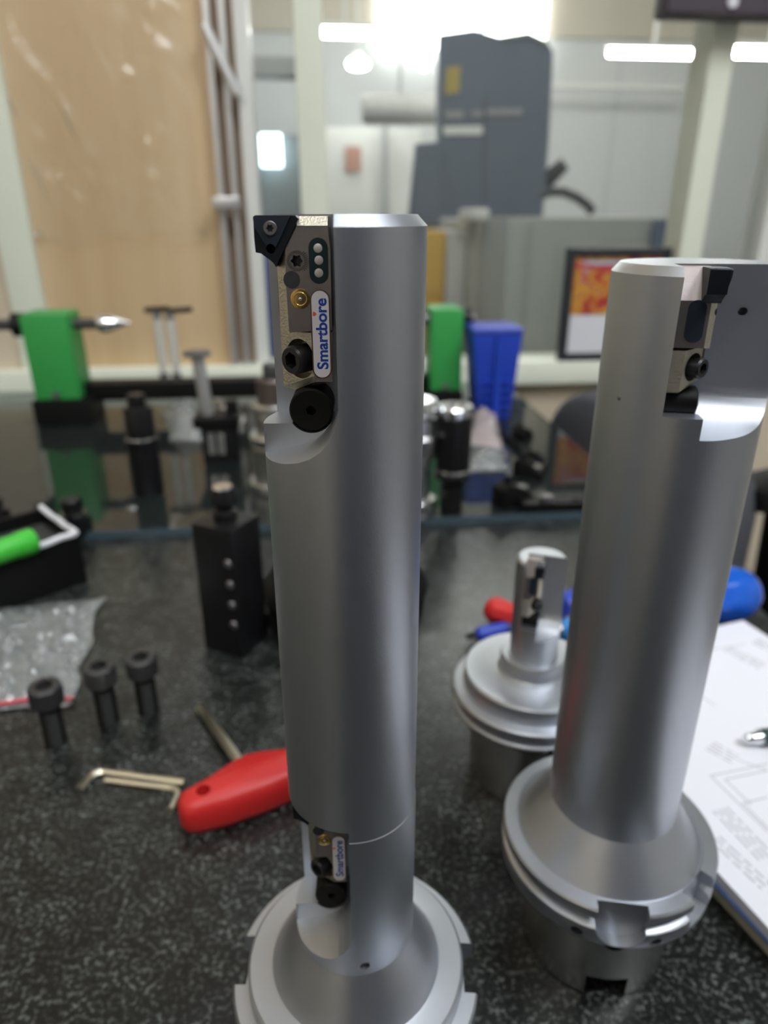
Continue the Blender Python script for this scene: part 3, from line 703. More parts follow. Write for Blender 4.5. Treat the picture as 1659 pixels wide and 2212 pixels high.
def hsk_base(par, prof_flange, rf, notches, dark_holes, taper_top, rot=0.0, groove=None):
    fl = MB().lathe(prof_flange, 128).mesh('flange', MM)
    cuts = []
    for ang, width, z0, z1, depth, rounded in notches:
        a = math.radians(ang); ca, sa = math.cos(a), math.sin(a)
        def Tn(p, ca=ca, sa=sa): return Vector((p.x * ca - p.y * sa, p.x * sa + p.y * ca, p.z))
        pr = [(-width / 2, z1)]
        if rounded:
            pr += [(-width / 2 * math.cos(math.pi * i / 16), z0 + width / 2 * (1 - math.sin(math.pi * i / 16)) * 0.9) for i in range(17)]
        else:
            pr += [(-width / 2, z0), (width / 2, z0)]
        pr += [(width / 2, z1)]
        # polygon in (tangent, z), extruded radially
        mb = MB().loft([[(rf - depth, y, z) for y, z in pr], [(rf + 8, y, z) for y, z in pr]])
        cuts.append(mb.mesh('n', MM, Tn))
    for ang, z, r in dark_holes:
        a = math.radians(ang); d = Vector((math.cos(a), math.sin(a), 0))
        cuts.append(MB().cyl(d * (rf - 6) + Vector((0, 0, z)), d * (rf + 5) + Vector((0, 0, z)), r, n=24).mesh('h', MM))
    obj('holder_flange', bool_cut(fl, cuts), STEEL, par, angle=28)
    tp = MB().lathe([(17.5, 0), (21.6, 0), (22.2, 0.6), (23.9, taper_top - 0.5), (23.0, taper_top + 0.5)], 96).mesh('taper', MM)
    c2 = []
    for ang in (rot, rot + 180):
        a = math.radians(ang); ca, sa = math.cos(a), math.sin(a)
        def Tn(p, ca=ca, sa=sa): return Vector((p.x * ca - p.y * sa, p.x * sa + p.y * ca, p.z))
        c2.append(MB().box(12, 30, -6.2, 6.2, -2, 9.0).mesh('k', MM, Tn))
        c2.append(MB().cyl((14, 0, 26), (30, 0, 26), 3.4, n=24).mesh('k', MM, Tn))
    obj('taper_shank', bool_cut(tp, c2), STEEL2, par, angle=28)

def bar_mesh(prof, cutters):
    return bool_cut(MB().lathe(prof, 160).mesh('bar', MM), cutters)

def shift(dx, dz, sc=1.0):
    return lambda p: Vector((p[0] * sc + dx, p[1] * sc, p[2] * sc + dz))

# ---- long tool with two cartridges
t1 = thing('boring_bar', 'tall satin grey boring bar with two labelled cartridges, upper one topped by a black insert', 'boring tool', (MX, MY, TABLE), math.radians(1.0))
ZT = 220.0; D2 = -121.3
Ta, Tb = shift(0, ZT), shift(-0.1, ZT + D2, 0.99)
cut = pocket_cutters(Ta, True) + pocket_cutters(Tb, True, deep_top=3.2, hole=False)
b1 = bar_mesh([(6, 56), (14.4, 56), (14.4, ZT - 121.2), (14.38, ZT - 121.0), (14.2, ZT - 120.75), (14.2, ZT - 1.7), (12.6, ZT), (4, ZT)], cut + [MB().cyl((2.6, -30, 60.6), (2.6, -11.5, 60.6), 1.15, n=24).mesh('h', MM)])
bar = obj('bar', b1, STEEL, t1, angle=25)
obj('set_screw', MB().cyl((2.6, -13.4, 60.6), (2.6, -11.8, 60.6), 0.8, n=24).mesh('ss', MM), BLACK, t1)
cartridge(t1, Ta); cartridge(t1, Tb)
hsk_base(t1, [(10, 32.5), (27, 32.5), (29.5, 33.5), (31.5, 35), (31.5, 39.3), (31.0, 40), (27.6, 40.3), (27.4, 44.0), (26.8, 44.6), (22.0, 44.8), (21.2, 45.0), (14.4, 57.6), (6, 57.8)],
         31.5, [(176, 13, 20, 60, 4.0, False), (-2, 13, 20, 60, 4.0, False)], [], 33, rot=90)

# ---- second tool, turned so that the cartridge shows its side
RX, RY = 0.0687, 0.1614
t2 = thing('boring_bar', 'thick satin grey boring bar with a side slot and flat, beside the printed sheet', 'boring tool', (RX, RY, TABLE), math.radians(80))
R2 = 18.35; ZT2 = 210.4
Tc = lambda p: Vector((p[0] * 0.95 - (R2 - 14.2 * 0.95), p[1], p[2] * 0.885 + ZT2))
b2 = bar_mesh([(8, 59), (R2, 59), (R2, ZT2 - 1.9), (R2 - 1.6, ZT2), (5, ZT2)], pocket_cutters(Tc, True))
obj('bar', b2, STEEL, t2, angle=25)
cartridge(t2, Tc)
d_ = ray(1337, 860); o_ = Vector((-RX, -RY))           # small nick on the bar's skin
a_ = d_.x ** 2 + d_.y ** 2; b_ = o_.x * d_.x + o_.y * d_.y; c_ = o_.x ** 2 + o_.y ** 2 - (R2 * MM) ** 2
k_ = (-b_ - math.sqrt(b_ * b_ - a_ * c_)) / a_
q_ = Matrix.Rotation(-math.radians(80), 4, 'Z') @ Vector((d_.x * k_ - RX, d_.y * k_ - RY, EYE + d_.z * k_ - TABLE))
n_ = Vector((q_.x, q_.y, 0)).normalized()
obj('nick', MB().cyl(q_ - n_ * 0.0004, q_ + n_ * 0.00025, 0.0006, n=10, rings=[(0, 0.0006), (0.6, 0.00055), (1, 0.0002)]), SCREWG, t2)
hsk_base(t2, [(10, 32.5), (28.5, 32.5), (30.3, 33.6), (31.0, 34.8), (31.5, 39.0), (31.3, 39.9), (30.7, 40.4), (28.3, 41.2), (28.3, 43.0), (31.1, 43.6), (31.5, 44.2), (31.5, 46.8), (31.0, 47.4), (27.3, 47.6), (26.9, 47.2), (26.6, 47.6), (18.3, 59.6), (8, 59.8)],
         31.5, [(182, 13.5, 34.6, 60, 4.0, True), (231, 11, 37.0, 60, 4.5, False)],
         [(161, 36.6, 1.7), (200.5, 36.6, 1.7)], 33, rot=180 + 6)
# ---- small tool behind
SY = 0.236
SX = (1150 - 829.5) / FPX * (SY * CP + 0.165 * SP)
t3 = thing('boring_bar', 'short stepped grey boring tool with small slotted head and wide round collars', 'boring tool', (SX, SY, TABLE), math.radians(72))
R3 = 9.4; ZT3 = (ony(1160, 1203, SY).z - TABLE) / MM; S3 = 0.80
Td = shift(-(R3 - 14.2 * S3), ZT3, S3)
b3 = bar_mesh([(3, 54), (R3, 54), (R3, ZT3 - 1.0), (R3 - 0.9, ZT3), (3, ZT3)], pocket_cutters(Td, True, hole=False))
obj('bar', b3, STEEL, t3, angle=25)
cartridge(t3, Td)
obj('collar', MB().lathe([(5, 51), (14.6, 51), (12.9, 53.0), (12.9, 58.4), (12.4, 59.2), (9.3, 59.4), (5, 59.4)], 96).mesh('collar', MM), STEEL, t3)
hsk_base(t3, [(10, 32.5), (26.5, 32.5), (28.6, 34.0), (31.2, 36.0), (31.5, 37.4), (30.8, 38.2), (28.3, 39.0), (28.3, 40.4), (31.1, 41.0), (31.5, 41.6), (31.5, 43.4), (30.7, 44.2), (27.2, 44.6), (27.0, 50.8), (26.3, 51.6), (17, 51.4), (16, 51.9), (10, 52.0)],
         31.5, [(180 + 40, 12, 34.5, 43.9, 4.5, True), (40, 12, 34.5, 43.9, 4.5, True)], [(180 + 22, 36.0, 1.6)], 33, rot=180 + 30)

# ================================================================ things on the granite
TZ = TABLE
GZ = TABLE + GT
def ang(p, q): return math.atan2(q.y - p.y, q.x - p.x)

# ---- three socket cap screws
def cap_screw(px, py, lab, h=29.0):
    p = onz(px, py)
    t = thing('cap_screw', lab, 'screw', (p.x, p.y, TZ), 0, 'cap screws standing beside the bag')
    hd = MB().lathe([(4, h - 9.5), (6.6, h - 9.5), (7.0, h - 9.1), (7.0, h - 0.8), (6.4, h), (2, h)], 48).mesh('head', MM)
    hd = bool_cut(hd, [MB().cyl((0, 0, h - 4.5), (0, 0, h + 2), 4.0, n=6).mesh('h', MM)])
    obj('head', hd, KNURL, t)
    kn = MB()
    for i in range(40):
        a = 2 * math.pi * i / 40
        kn.cyl((7.0 * math.cos(a), 7.0 * math.sin(a), h - 8.8), (7.0 * math.cos(a), 7.0 * math.sin(a), h - 1.2), 0.22, n=5)
    obj('knurling', kn, KNURL, t, scale=MM)
    pr = [(2, 0), (4.2, 0)]
    z = 0.6
    while z < h - 10.5:
        pr += [(4.9, z + 0.35), (4.35, z + 0.9)]; z += 1.1
    pr += [(4.8, h - 9.4), (2, h - 9.4)]
    obj('thread', MB().lathe(pr, 40), BLACKM, t, scale=MM)
cap_screw(123, 1604, 'black socket cap screw standing nearest to the two gold hex keys', 31.5)
cap_screw(236, 1558, 'black socket cap screw standing in the middle of the row of three', 31.5)
cap_screw(322, 1537, 'black socket cap screw standing at the end of the row farthest from the bag', 31.5)

# ---- two gold hex keys
def hex_key(pts, lab):
    P = [onz(*p, z=TZ + 0.0014) for p in pts]
    a, b, c = P
    path = [a]
    for k in range(7):
        w = k / 6
        q0 = b + (a - b).normalized() * 0.005; q1 = b + (c - b).normalized() * 0.005
        path.append((q0 * (1 - w) + b * w) * (1 - w) + (b * (1 - w) + q1 * w) * w)
    path.append(c)
    o = obj('hex_key', MB().tube(path, 0.00145, 6), GOLDKEY, angle=40)
    tag(o, lab, 'hex key', 'gold hex keys on the granite')
hex_key([(398, 1690), (207, 1664), (172, 1706)], 'gold L shaped hex key whose short arm points to the cap screws')
hex_key([(228, 1684), (390, 1704), (369, 1750)], 'gold L shaped hex key whose short arm points to the red T handle')

# ---- red T handle driver
def t_handle():
    p0 = onz(409, 1750, TZ + 0.008); p1 = onz(640, 1664, TZ + 0.008); tip = onz(431, 1515, TZ + 0.006)
    d = (p1 - p0).normalized(); sh = onz(528, 1652, TZ + 0.006)
    ctr = p0 + d * (sh - p0).dot(d)
    half = (ctr - p0).length + 0.004
    t = thing('t_handle_driver', 'red plastic T handle hex driver lying on the granite behind the tall boring bar', 'driver', (ctr.x, ctr.y, TZ), math.atan2(d.y, d.x))
    # outline: fat in the middle towards the shaft, rounded ends
    H = half * 1000
    up = [(-H, 1), (-H + 1.5, 4.5), (-H + 5, 5.6), (-H * 0.55, 7.6), (-H * 0.2, 11.5), (0, 12.5), (H * 0.2, 11.5), (H * 0.55, 7.6), (H - 5, 5.6), (H - 1.5, 4.5), (H, 1)]
    dn = [(H, -3), (H - 1.5, -6), (H - 5, -7.6), (H * 0.5, -9.5), (0, -10.2), (-H * 0.5, -9.5), (-H + 5, -7.6), (-H + 1.5, -6), (-H, -3)]
    poly = up + dn
    def ins(k, z): return [(x * (1 - k / H * 1.0), y - math.copysign(min(abs(y), k * 0.9), y), z) for x, y in poly]
    me = MB().loft([ins(3.2, 0.2), ins(1.0, 1.6), ins(0, 4.5), ins(0, 11.5), ins(1.0, 14.4), ins(3.2, 16)]).mesh('h', MM)
    hole = MB().cyl((-H + 10, -0.8, -5), (-H + 10, -0.8, 25), 2.8, n=28).mesh('h', MM)
    obj('handle', bool_cut(me, [hole]), RED, t, angle=60)
    R = Matrix.Rotation(-math.atan2(d.y, d.x), 4, 'Z')
    q = R @ (tip - Vector((ctr.x, ctr.y, tip.z)))
    obj('hex_shaft', MB().tube([(q.x * 0.06, q.y * 0.06, 0.0075), (q.x, q.y, 0.0024)], 0.0023, 6), GOLDKEY, t, angle=40)
t_handle()

# ---- crumpled clear bag with red zip strip
def sheet(corners, z, nu, nv, amp, seed, freq=60.0, lift=None):
    A, B, C, D = [onz(*c) for c in corners]          # A-B far edge, D-C near edge
    vs = []
    for j in range(nv + 1):
        for i in range(nu + 1):
            u, v = i / nu, j / nv
            p = (A * (1 - u) + B * u) * (1 - v) + (D * (1 - u) + C * u) * v
            n = noise.noise(Vector((p.x * freq, p.y * freq, seed))) + 0.5 * noise.noise(Vector((p.x * freq * 2.7, p.y * freq * 2.7, seed + 9)))
            ed = min(u, 1 - u, v, 1 - v) * 6
            k = min(1, ed)
            q = Vector((noise.noise(Vector((p.x * 50, p.y * 50, seed + 3))), noise.noise(Vector((p.x * 50, p.y * 50, seed + 5))), 0)) * 0.004
            vs.append(Vector((p.x + q.x, p.y + q.y, z + 0.0012 + amp * (0.35 + 0.65 * abs(n)) * k + (lift(u, v) if lift else 0))))
    fs = [(j * (nu + 1) + i, j * (nu + 1) + i + 1, (j + 1) * (nu + 1) + i + 1, (j + 1) * (nu + 1) + i) for j in range(nv) for i in range(nu)]
    return MB().add(vs, fs)
bag = thing('plastic_bag', 'crumpled clear zip bag with red strip lying beside the cap screws', 'bag', onz(60, 1440))
def local(mb, t):
    mb.v = [p - t.location for p in mb.v]; return mb
obj('upper_film', local(sheet([(-150, 1335), (224, 1296), (150, 1530), (-150, 1545)], TZ, 90, 75, 0.013, 2.0, 105), bag), BAGM, bag, angle=180)
obj('lower_film', local(sheet([(-150, 1335), (224, 1296), (150, 1530), (-150, 1545)], TZ, 30, 25, 0.002, 8.0), bag), BAGM, bag, angle=180)
a, b = onz(-60, 1530, TZ + 0.003), onz(158, 1508, TZ + 0.003)
obj('zip_strip', local(MB().tube([a, (a + b) / 2 + Vector((0, 0.001, 0.001)), b], 0.0011, 8), bag), mat('zip_red', (0.55, 0.10, 0.12), 0.4), bag)

# ---- dark box with lining and green marker
def pouch():
    c = onz(190, 1258); l = onz(0, 1322)
    d = (l - c).normalized()                       # along the front wall, to the left
    w = Vector((-d.y, d.x, 0))
    if w.y < 0: w = -w
    H = zat(1156, c) - TZ
    t = thing('parts_box', 'open black box with pale lining holding a green marker', 'box', c)
    L, W, th = 0.14, 0.062, 0.003
    def bx(a0, a1, b0, b1, z0, z1):
        P = lambda a, b, z: d * a + w * b + Vector((0, 0, z))
        return MB().hexa([P(a0, b0, z0), P(a1, b0, z0), P(a1, b1, z0), P(a0, b1, z0), P(a0, b0, z1), P(a1, b0, z1), P(a1, b1, z1), P(a0, b1, z1)])
    obj('bottom', bx(0, L, 0, W, 0, th), BLACKM, t)
    obj('wall', bx(0, L, 0, th, th, H), BLACKM, t); obj('wall', bx(0, L, W - th, W, th, H), BLACKM, t)
    obj('wall', bx(0, th, th, W - th, th, H), BLACKM, t); obj('wall', bx(L - th, L, th, W - th, th, H), BLACKM, t)
    obj('filling', bx(th, L - th, th, W - th, th, H * 0.72), mat('dark_foam', (0.03, 0.032, 0.03), 0.8), t)
    pts = []
    for k in range(61):
        s = k / 60 * (L + W) * 1.0
        p = d * max(0, L - s) + w * max(0, s - L) * 1.0
        nn = noise.noise(Vector((s * 60, 1.3, 0)))
        pts.append(p + d * 0.001 + w * 0.001 + Vector((0, 0, H + 0.0008 + 0.002 * nn)))
    obj('lining', MB().tube(pts, 0.0019, 8), mat('white_lining', (0.72, 0.72, 0.76), 0.5), t)
    # marker leaning on the lining
    m0 = onz(76, 1166, TZ + H + 0.004); m1 = onz(-120, 1232, TZ + H + 0.004)
    m = thing('marker_pen', 'bright green marker resting on the edge of the black box', 'marker', (m0 + m1) / 2)
    e0, e1 = m0 - m.location, m1 - m.location
    obj('barrel', MB().cyl(e0 * 0.6, e1, 0.0072, n=24), GREENM, m)
    obj('cap', MB().cyl(e0, e0 * 0.58, 0.0078, n=24, rings=[(0, 0.004), (0.08, 0.0072), (0.2, 0.0078), (1, 0.0078)]), GREENM, m)
pouch()

# ---- small black bolts standing on the glass behind the box
def stub(px, py, top, lab, r=0.0075):
    p = onz(px, py, GZ); h = zat(top, p) - GZ
    t = thing('black_stud', lab, 'stud', p, 0.3)
    obj('hex_base', MB().lathe([(r * 0.5, 0), (r * 1.5, 0), (r * 1.55, 0.001), (r * 1.5, h * 0.45), (r * 0.5, h * 0.45)], 6), BLACK, t, angle=20)
    obj('stem', MB().lathe([(r * 0.4, h * 0.45), (r, h * 0.45), (r, h * 0.95), (r * 0.85, h), (r * 0.3, h)], 24), BLACK, t)
    obj('collar', MB().lathe([(r * 0.7, h * 0.5), (r * 1.12, h * 0.52), (r * 1.12, h * 0.58), (r * 0.7, h * 0.6)], 24), CHROME, t)
stub(165, 1146, 1076, 'black stud with hex foot on the glass behind the black box')
stub(-4, 1120, 1078, 'black stud on the glass half out of view beside the beige wall', 0.006)

# ---- black square block with stud
def block():
    p = onz(508, 1400)
    H = zat(1130, p) - TZ
    t = thing('clamping_block', 'tall black rectangular steel block with row of small screws and a stud on top', 'block', (p.x, p.y + 0.006, TZ), math.radians(-24))
    w = 0.0125
    obj('body', MB().box(-w, w, -w, w, 0, H), BLACK, t, bevel=0.0012)
    for k, z in enumerate((0.20, 0.36, 0.52, 0.68)):
        y = -w
        obj('side_screw', MB().cyl((0.0085, y - 0.0008, H * (0.95 - z)), (0.0085, y + 0.002, H * (0.95 - z)), 0.0024, n=20, rings=[(0, 0.0016), (0.3, 0.0024), (1, 0.0024)]), SCREWG, t)
    h2 = zat(1062, p) - TZ - H
    st = obj('stud', MB().lathe([(0.002, H), (0.0062, H), (0.0062, H + h2 * 0.25), (0.0045, H + h2 * 0.32), (0.0045, H + h2 * 0.45), (0.0068, H + h2 * 0.55), (0.0068, H + h2 * 0.75), (0.0055, H + h2), (0.002, H + h2)], 32), BLACK, t)
    obj('stud_cap', MB().lathe([(0.001, H + h2), (0.0052, H + h2), (0.0048, H + h2 + 0.001), (0.001, H + h2 + 0.001)], 24), CHROME, t)
block()

# ---- black milling cutter body hidden behind the tall bar
def cutter_body():
    c = onz(742, 1390)
    t = thing('face_mill', 'squat black face mill body standing right behind the tall boring bar', 'cutter', (c.x, c.y + 0.03, TZ), 0.2)
    me = MB().lathe([(10, 0), (42, 0), (45, 2), (48, 22), (45, 27), (40, 32), (38, 50), (36, 52), (11, 52), (10, 51)], 72).mesh('b', MM)
    cuts = []
    for k in range(6):
        a = k * math.pi / 3
        def Tn(p, a=a): return Vector((p.x * math.cos(a) - p.y * math.sin(a), p.x * math.sin(a) + p.y * math.cos(a), p.z))
        cuts.append(MB().box(38, 60, -6, 6, -2, 24).mesh('c', MM, Tn))
    obj('body', bool_cut(me, cuts), BLACKM, t)
    for k in range(6):
        a = k * math.pi / 3
        def Tn(p, a=a): return Vector((p.x * math.cos(a) - p.y * math.sin(a), p.x * math.sin(a) + p.y * math.cos(a), p.z))
        obj('cutting_insert', MB().box(38, 48, 4.5, 6.2, 1, 10).mesh('i', MM, Tn), INSERT, t)
cutter_body()

# ---- papers, folder and pen
def papers():
    H = 0.012
    TR = onz(1605, 1340, TZ + H); dl = Vector((0.33, -0.944, 0)).normalized(); wl = Vector((-0.944, -0.33, 0)).normalized()
    PW, PL = 0.134, 0.30
    fo = thing('folder', 'blue covered booklet with cream pages under the printed sheets', 'booklet', TR - Vector((0, 0, H)))
    def slab(name, m, par, a0, a1, b0, b1, z0, z1, skew=0.0):
        r = Matrix.Rotation(skew, 3, 'Z')
        P = lambda a, b, z: r @ (wl * a + dl * b) + Vector((0, 0, z))
        return obj(name, MB().hexa([P(a0, b0, z0), P(a1, b0, z0), P(a1, b1, z0), P(a0, b1, z0), P(a0, b0, z1), P(a1, b0, z1), P(a1, b1, z1), P(a0, b1, z1)]), m, par)
    slab('pages', CREAM, fo, 0.014, PW + 0.0025, 0.03, PL, 0.0, 0.0065, 0.03)
    slab('cover', mat('booklet_blue', (0.12, 0.20, 0.42), 0.35, var=0.3, scale=25), fo, 0.012, PW + 0.005, 0.03, PL + 0.004, 0.0066, 0.0078, 0.03)
    st = thing('printed_sheet', 'white printed sheet with faint grey drawings beside the thick boring bar', 'paper', TR - Vector((0, 0, H - 0.0078)))
    slab('sheets', PAPERW, st, 0, PW, 0, PL, 0.0003, H - 0.0078)
    # printed lines and blocks, placed from the photograph
    zt = H - 0.0078
    def strip(p, q, w, m=PRINT):
        a = onz(*p, z=TZ + H) - st.location; b = onz(*q, z=TZ + H) - st.location
        a.z = b.z = zt + 0.00003
        n = Vector((-(b - a).y, (b - a).x, 0)).normalized() * w
        return [a - n, b - n, b + n, a + n]
    lines = MB()
    def add(p, q, w):
        q4 = strip(p, q, w); lines.hexa(q4 + [v + Vector((0, 0, 0.00006)) for v in q4])
    rnd = random.Random(4)
    def text_block(p, q, rows, w=0.00035, gap=0.0021, side=1):
        a = onz(*p, z=TZ + H); b = onz(*q, z=TZ + H); n = Vector((-(b - a).y, (b - a).x, 0)).normalized() * side
        for r in range(rows):
            s = 0.0
            L = (b - a).length
            while s < L:
                l = rnd.uniform(0.002, 0.007)
                x0 = a + (b - a).normalized() * s + n * gap * r; x1 = a + (b - a).normalized() * min(L, s + l) + n * gap * r
                x0 = x0 - st.location; x1 = x1 - st.location; x0.z = x1.z = zt + 0.00003
                m = Vector((-(x1 - x0).y, (x1 - x0).x, 0)).normalized() * w
                lines.hexa([x0 - m, x1 - m, x1 + m, x0 + m] + [v + Vector((0, 0, 0.00006)) for v in (x0 - m, x1 - m, x1 + m, x0 + m)])
                s += l + 0.0012
    text_block((1562, 1404), (1640, 1445), 4)
    text_block((1625, 1388), (1659, 1404), 3, w=0.0007, gap=0.003)
    text_block((1525, 1618), (1580, 1648), 4)
    text_block((1540, 1752), (1640, 1858), 4)
    text_block((1535, 1815), (1645, 1920), 3)
    for p, q in (((1535, 1676), (1659, 1650)), ((1535, 1676), (1659, 1798)), ((1566, 1684), (1659, 1664)), ((1566, 1684), (1622, 1738)), ((1605, 1735), (1659, 1722)), ((1605, 1735), (1659, 1790)), ((1590, 1640), (1659, 1665)), ((1522, 1405), (1610, 1392)), ((1510, 1500), (1545, 1525))):
        add(p, q, 0.00025)
    tag(obj('printed_drawing', lines, PRINT, st, smooth=False), kind='stuff')
    a, b = onz(1607, 1597, TZ + H + 0.0035), onz(1760, 1580, TZ + H + 0.0035)
    pn = thing('pen', 'dark green pen with metal tip lying on the printed sheet', 'pen', (a + b) / 2)
    e0, e1 = a - pn.location, b - pn.location
    obj('barrel', MB().cyl(e0 * 0.55, e1, 0.0036, n=20), mat('pen_green', (0.02, 0.06, 0.06), 0.3), pn)
    obj('metal_tip', MB().cyl(e0, e0 * 0.56, 0.003, n=20, rings=[(0, 0.0016), (0.15, 0.0023), (0.55, 0.0026), (1, 0.0032)]), CHROME, pn)
    obj('clip', MB().tube([e0 * 0.45 + Vector((0, 0, 0.0038)), e1 * 0.3 + Vector((0, 0, 0.0044))], 0.0009, 6), CHROME, pn)
papers()

# ---- screwdrivers behind the small tool
def driver(name, lab, cat, p_end, p_neck, p_tip, r, m, z, shaft_r=0.003, ring=None):
    a, b, c = onz(*p_end, z=TZ + z), onz(*p_neck, z=TZ + z), onz(*p_tip, z=TZ + shaft_r)
    t = thing(name, lab, cat, Vector((b.x, b.y, TZ)))
    e = [p - t.location for p in (a, b, c)]
    n = 48
    d = (e[1] - e[0]).normalized(); s = d.orthogonal().normalized(); q = d.cross(s); L = (e[1] - e[0]).length
    rings = []
    for k in range(19):
        u = k / 18
        rad = r * (math.sqrt(max(0.0, 1 - (1 - u / 0.22) ** 2)) if u < 0.22 else (1 - 0.12 * math.sin((u - 0.22) / 0.6 * math.pi) if u < 0.82 else 1 - 0.35 * (u - 0.82) / 0.18))
        rad = max(rad, r * 0.05)
        rings.append([e[0] + d * (u * L) + (s * math.cos(2 * math.pi * i / n) + q * math.sin(2 * math.pi * i / n)) * rad * (1 - (0.05 if 0.25 < u < 0.8 and (i // 3) % 2 else 0)) for i in range(n)])
    obj('handle', MB().loft(rings), m, t, angle=50)
    obj('blade', MB().cyl(e[1] - d * 0.004, e[2], shaft_r, shaft_r * 0.9, n=16), CHROME, t)
driver('screwdriver', 'big glossy blue handled screwdriver behind the thick boring bar at the table edge', 'screwdriver', (1634, 1274), (1330, 1322), (1215, 1342), 0.0165, BLUEH, 0.0165)
driver('screwdriver', 'red handled screwdriver lying behind the short stepped boring tool', 'screwdriver', (1048, 1310), (1165, 1352), (1232, 1340), 0.0078, RED, 0.0085)
def grip(name, lab, cat, pts, r, m, z, tip=None):
    P = [onz(*p, z=TZ + z) for p in pts]
    t = thing(name, lab, cat, Vector((P[0].x, P[0].y, TZ)))
    e = [p - t.location for p in P]
    obj('body', MB().cyl(e[0], e[1], r, n=24, rings=[(0, r * 0.35), (0.06, r * 0.85), (0.2, r), (0.55, r * 0.92), (0.8, r), (1, r * 0.7)]), m, t)
    if tip: obj('tip', MB().cyl(e[0] + (e[0] - e[1]).normalized() * 0.005, e[0] + (e[1] - e[0]) * 0.05, r * 0.35, r * 0.5, n=16), tip, t)
    obj('band', MB().cyl(e[0] + (e[1] - e[0]) * 0.6, e[0] + (e[1] - e[0]) * 0.66, r * 1.02, n=24), mat('dark_band', (0.01, 0.03, 0.15), 0.4), t)
grip('nut_driver', 'dark blue pen shaped driver with black tip beside the round collar of the short tool', 'driver', [(1026, 1372), (1130, 1348)], 0.0042, BLUE, 0.0042, BLACKM)
grip('torx_key', 'light blue handled key lying between the short tool and the thick bar', 'key', [(1212, 1360), (1262, 1362)], 0.0065, CYAN, 0.0065, CHROME)
grip('blue_grip', 'blue wedge shaped grip leaning behind the light blue key', 'grip', [(1210, 1316), (1275, 1290)], 0.009, BLUE, 0.0095)

# ================================================================ things on the glass
def lathe_thing(name, lab, cat, px, py, parts, z=GZ, rz=0.0):
    p = onz(px, py, z)
    t = thing(name, lab, cat, p, rz)
    for nm, prof, m, n in parts:
        obj(nm, MB().lathe(prof, n), m, t, scale=MM, angle=30)
    return t
# black arbor
lathe_thing('arbor', 'slim black arbor with bright rings standing on the glass', 'arbor', 322, 1062, [
    ('shank', [(3, 0), (12, 0), (12.5, 1), (12.5, 42), (10, 43), (3, 43)], BLACK, 40),
    ('ring', [(5, 43), (13.6, 43), (13.9, 44), (13.6, 46.5), (5, 46.5)], BLACK, 40),
    ('bright_ring', [(5, 46.5), (11.9, 46.6), (12.2, 47.4), (11.9, 48.2), (5, 48.2)], CHROME, 40),
    ('nose', [(3, 48.2), (11.5, 48.2), (11.5, 72), (11, 73), (7, 73), (7, 82), (6, 83), (2, 83)], BLACK, 40)])
# black fixture with long bolt
def fixture():
    p = onz(482, 992, GZ)
    t = thing('bolt_fixture', 'black fixture holding a long steel bolt upright on the glass', 'fixture', p, 0.1)
    hF = zat(893, p) - GZ; hB = zat(757, p) - GZ
    obj('body', MB().box(-0.016, 0.018, -0.014, 0.014, 0, hF - 0.010), BLACK, t, bevel=0.0015)
    obj('top_plate', MB().box(-0.022, 0.019, -0.017, 0.017, hF - 0.010, hF), BLACKM, t, bevel=0.0015)
    obj('post', MB().cyl((0.012, 0.002, hF), (0.012, 0.002, hF + 0.012), 0.006, n=20), BLACK, t)
    for x in (-0.010, -0.001):
        obj('bright_bar', MB().box(x, x + 0.006, -0.0155, -0.0135, 0.010, hF - 0.014), CHROME, t)
    obj('bolt_shank', MB().cyl((-0.010, 0, hF), (-0.014, 0, hB - 0.006), 0.0058, n=24), ALU, t)
    obj('bolt_head', MB().lathe([(0.003, hB - 0.006), (0.006, hB - 0.006), (0.0125, hB - 0.004), (0.0125, hB - 0.001), (0.011, hB), (0.003, hB)], 24, cx=-0.014), SCREWG, t)
fixture()
# chrome tool holder beside the tall bar (left)
lathe_thing('tool_holder', 'stepped chrome tool holder on the glass behind the tall bar near the long bolt', 'tool holder', 604, 1052, [
    ('base_disc', [(5, 0), (24, 0), (25, 1.5), (25, 8), (24, 9), (5, 9)], CHROME, 56),
    ('lower_body', [(5, 9), (19, 9), (20.5, 11), (20.5, 38), (19, 40), (5, 40)], STEEL2, 56),
    ('middle_disc', [(5, 40), (21, 40), (22.5, 42), (22.5, 47), (21, 49), (5, 49)], CHROME, 56),
    ('upper_body', [(5, 49), (16, 49), (15.5, 62), (19, 66), (19, 72), (16, 74), (5, 74)], STEEL2, 48),
    ('dark_sleeve', [(4, 74), (13.5, 74), (13.5, 92), (12, 94), (4, 94)], mat('brown_steel', (0.13, 0.10, 0.09), 0.4, 0.6), 40),
    ('cap', [(2, 94), (8, 94), (8, 103), (7, 105), (2, 105)], KNURL, 32)])
# chrome holder (right of the tall bar)
lathe_thing('tool_holder', 'slender chrome tool holder on the glass between tall bar and thick black arbor', 'tool holder', 902, 1108, [
    ('base_disc', [(4, 0), (14, 0), (14.5, 1), (14.5, 12), (13, 13), (4, 13)], CHROME, 48),
    ('stem', [(4, 13), (9, 13), (8.5, 40), (9.5, 42), (9.5, 46), (4, 46)], CHROME, 40),
    ('body', [(4, 46), (12.5, 46), (13.5, 48), (13.5, 62), (11.5, 64), (11.5, 76), (4, 76)], STEEL2, 48),
    ('neck', [(3, 76), (9, 76), (13, 79), (13, 88), (12, 90), (3, 90)], CHROME, 40)])
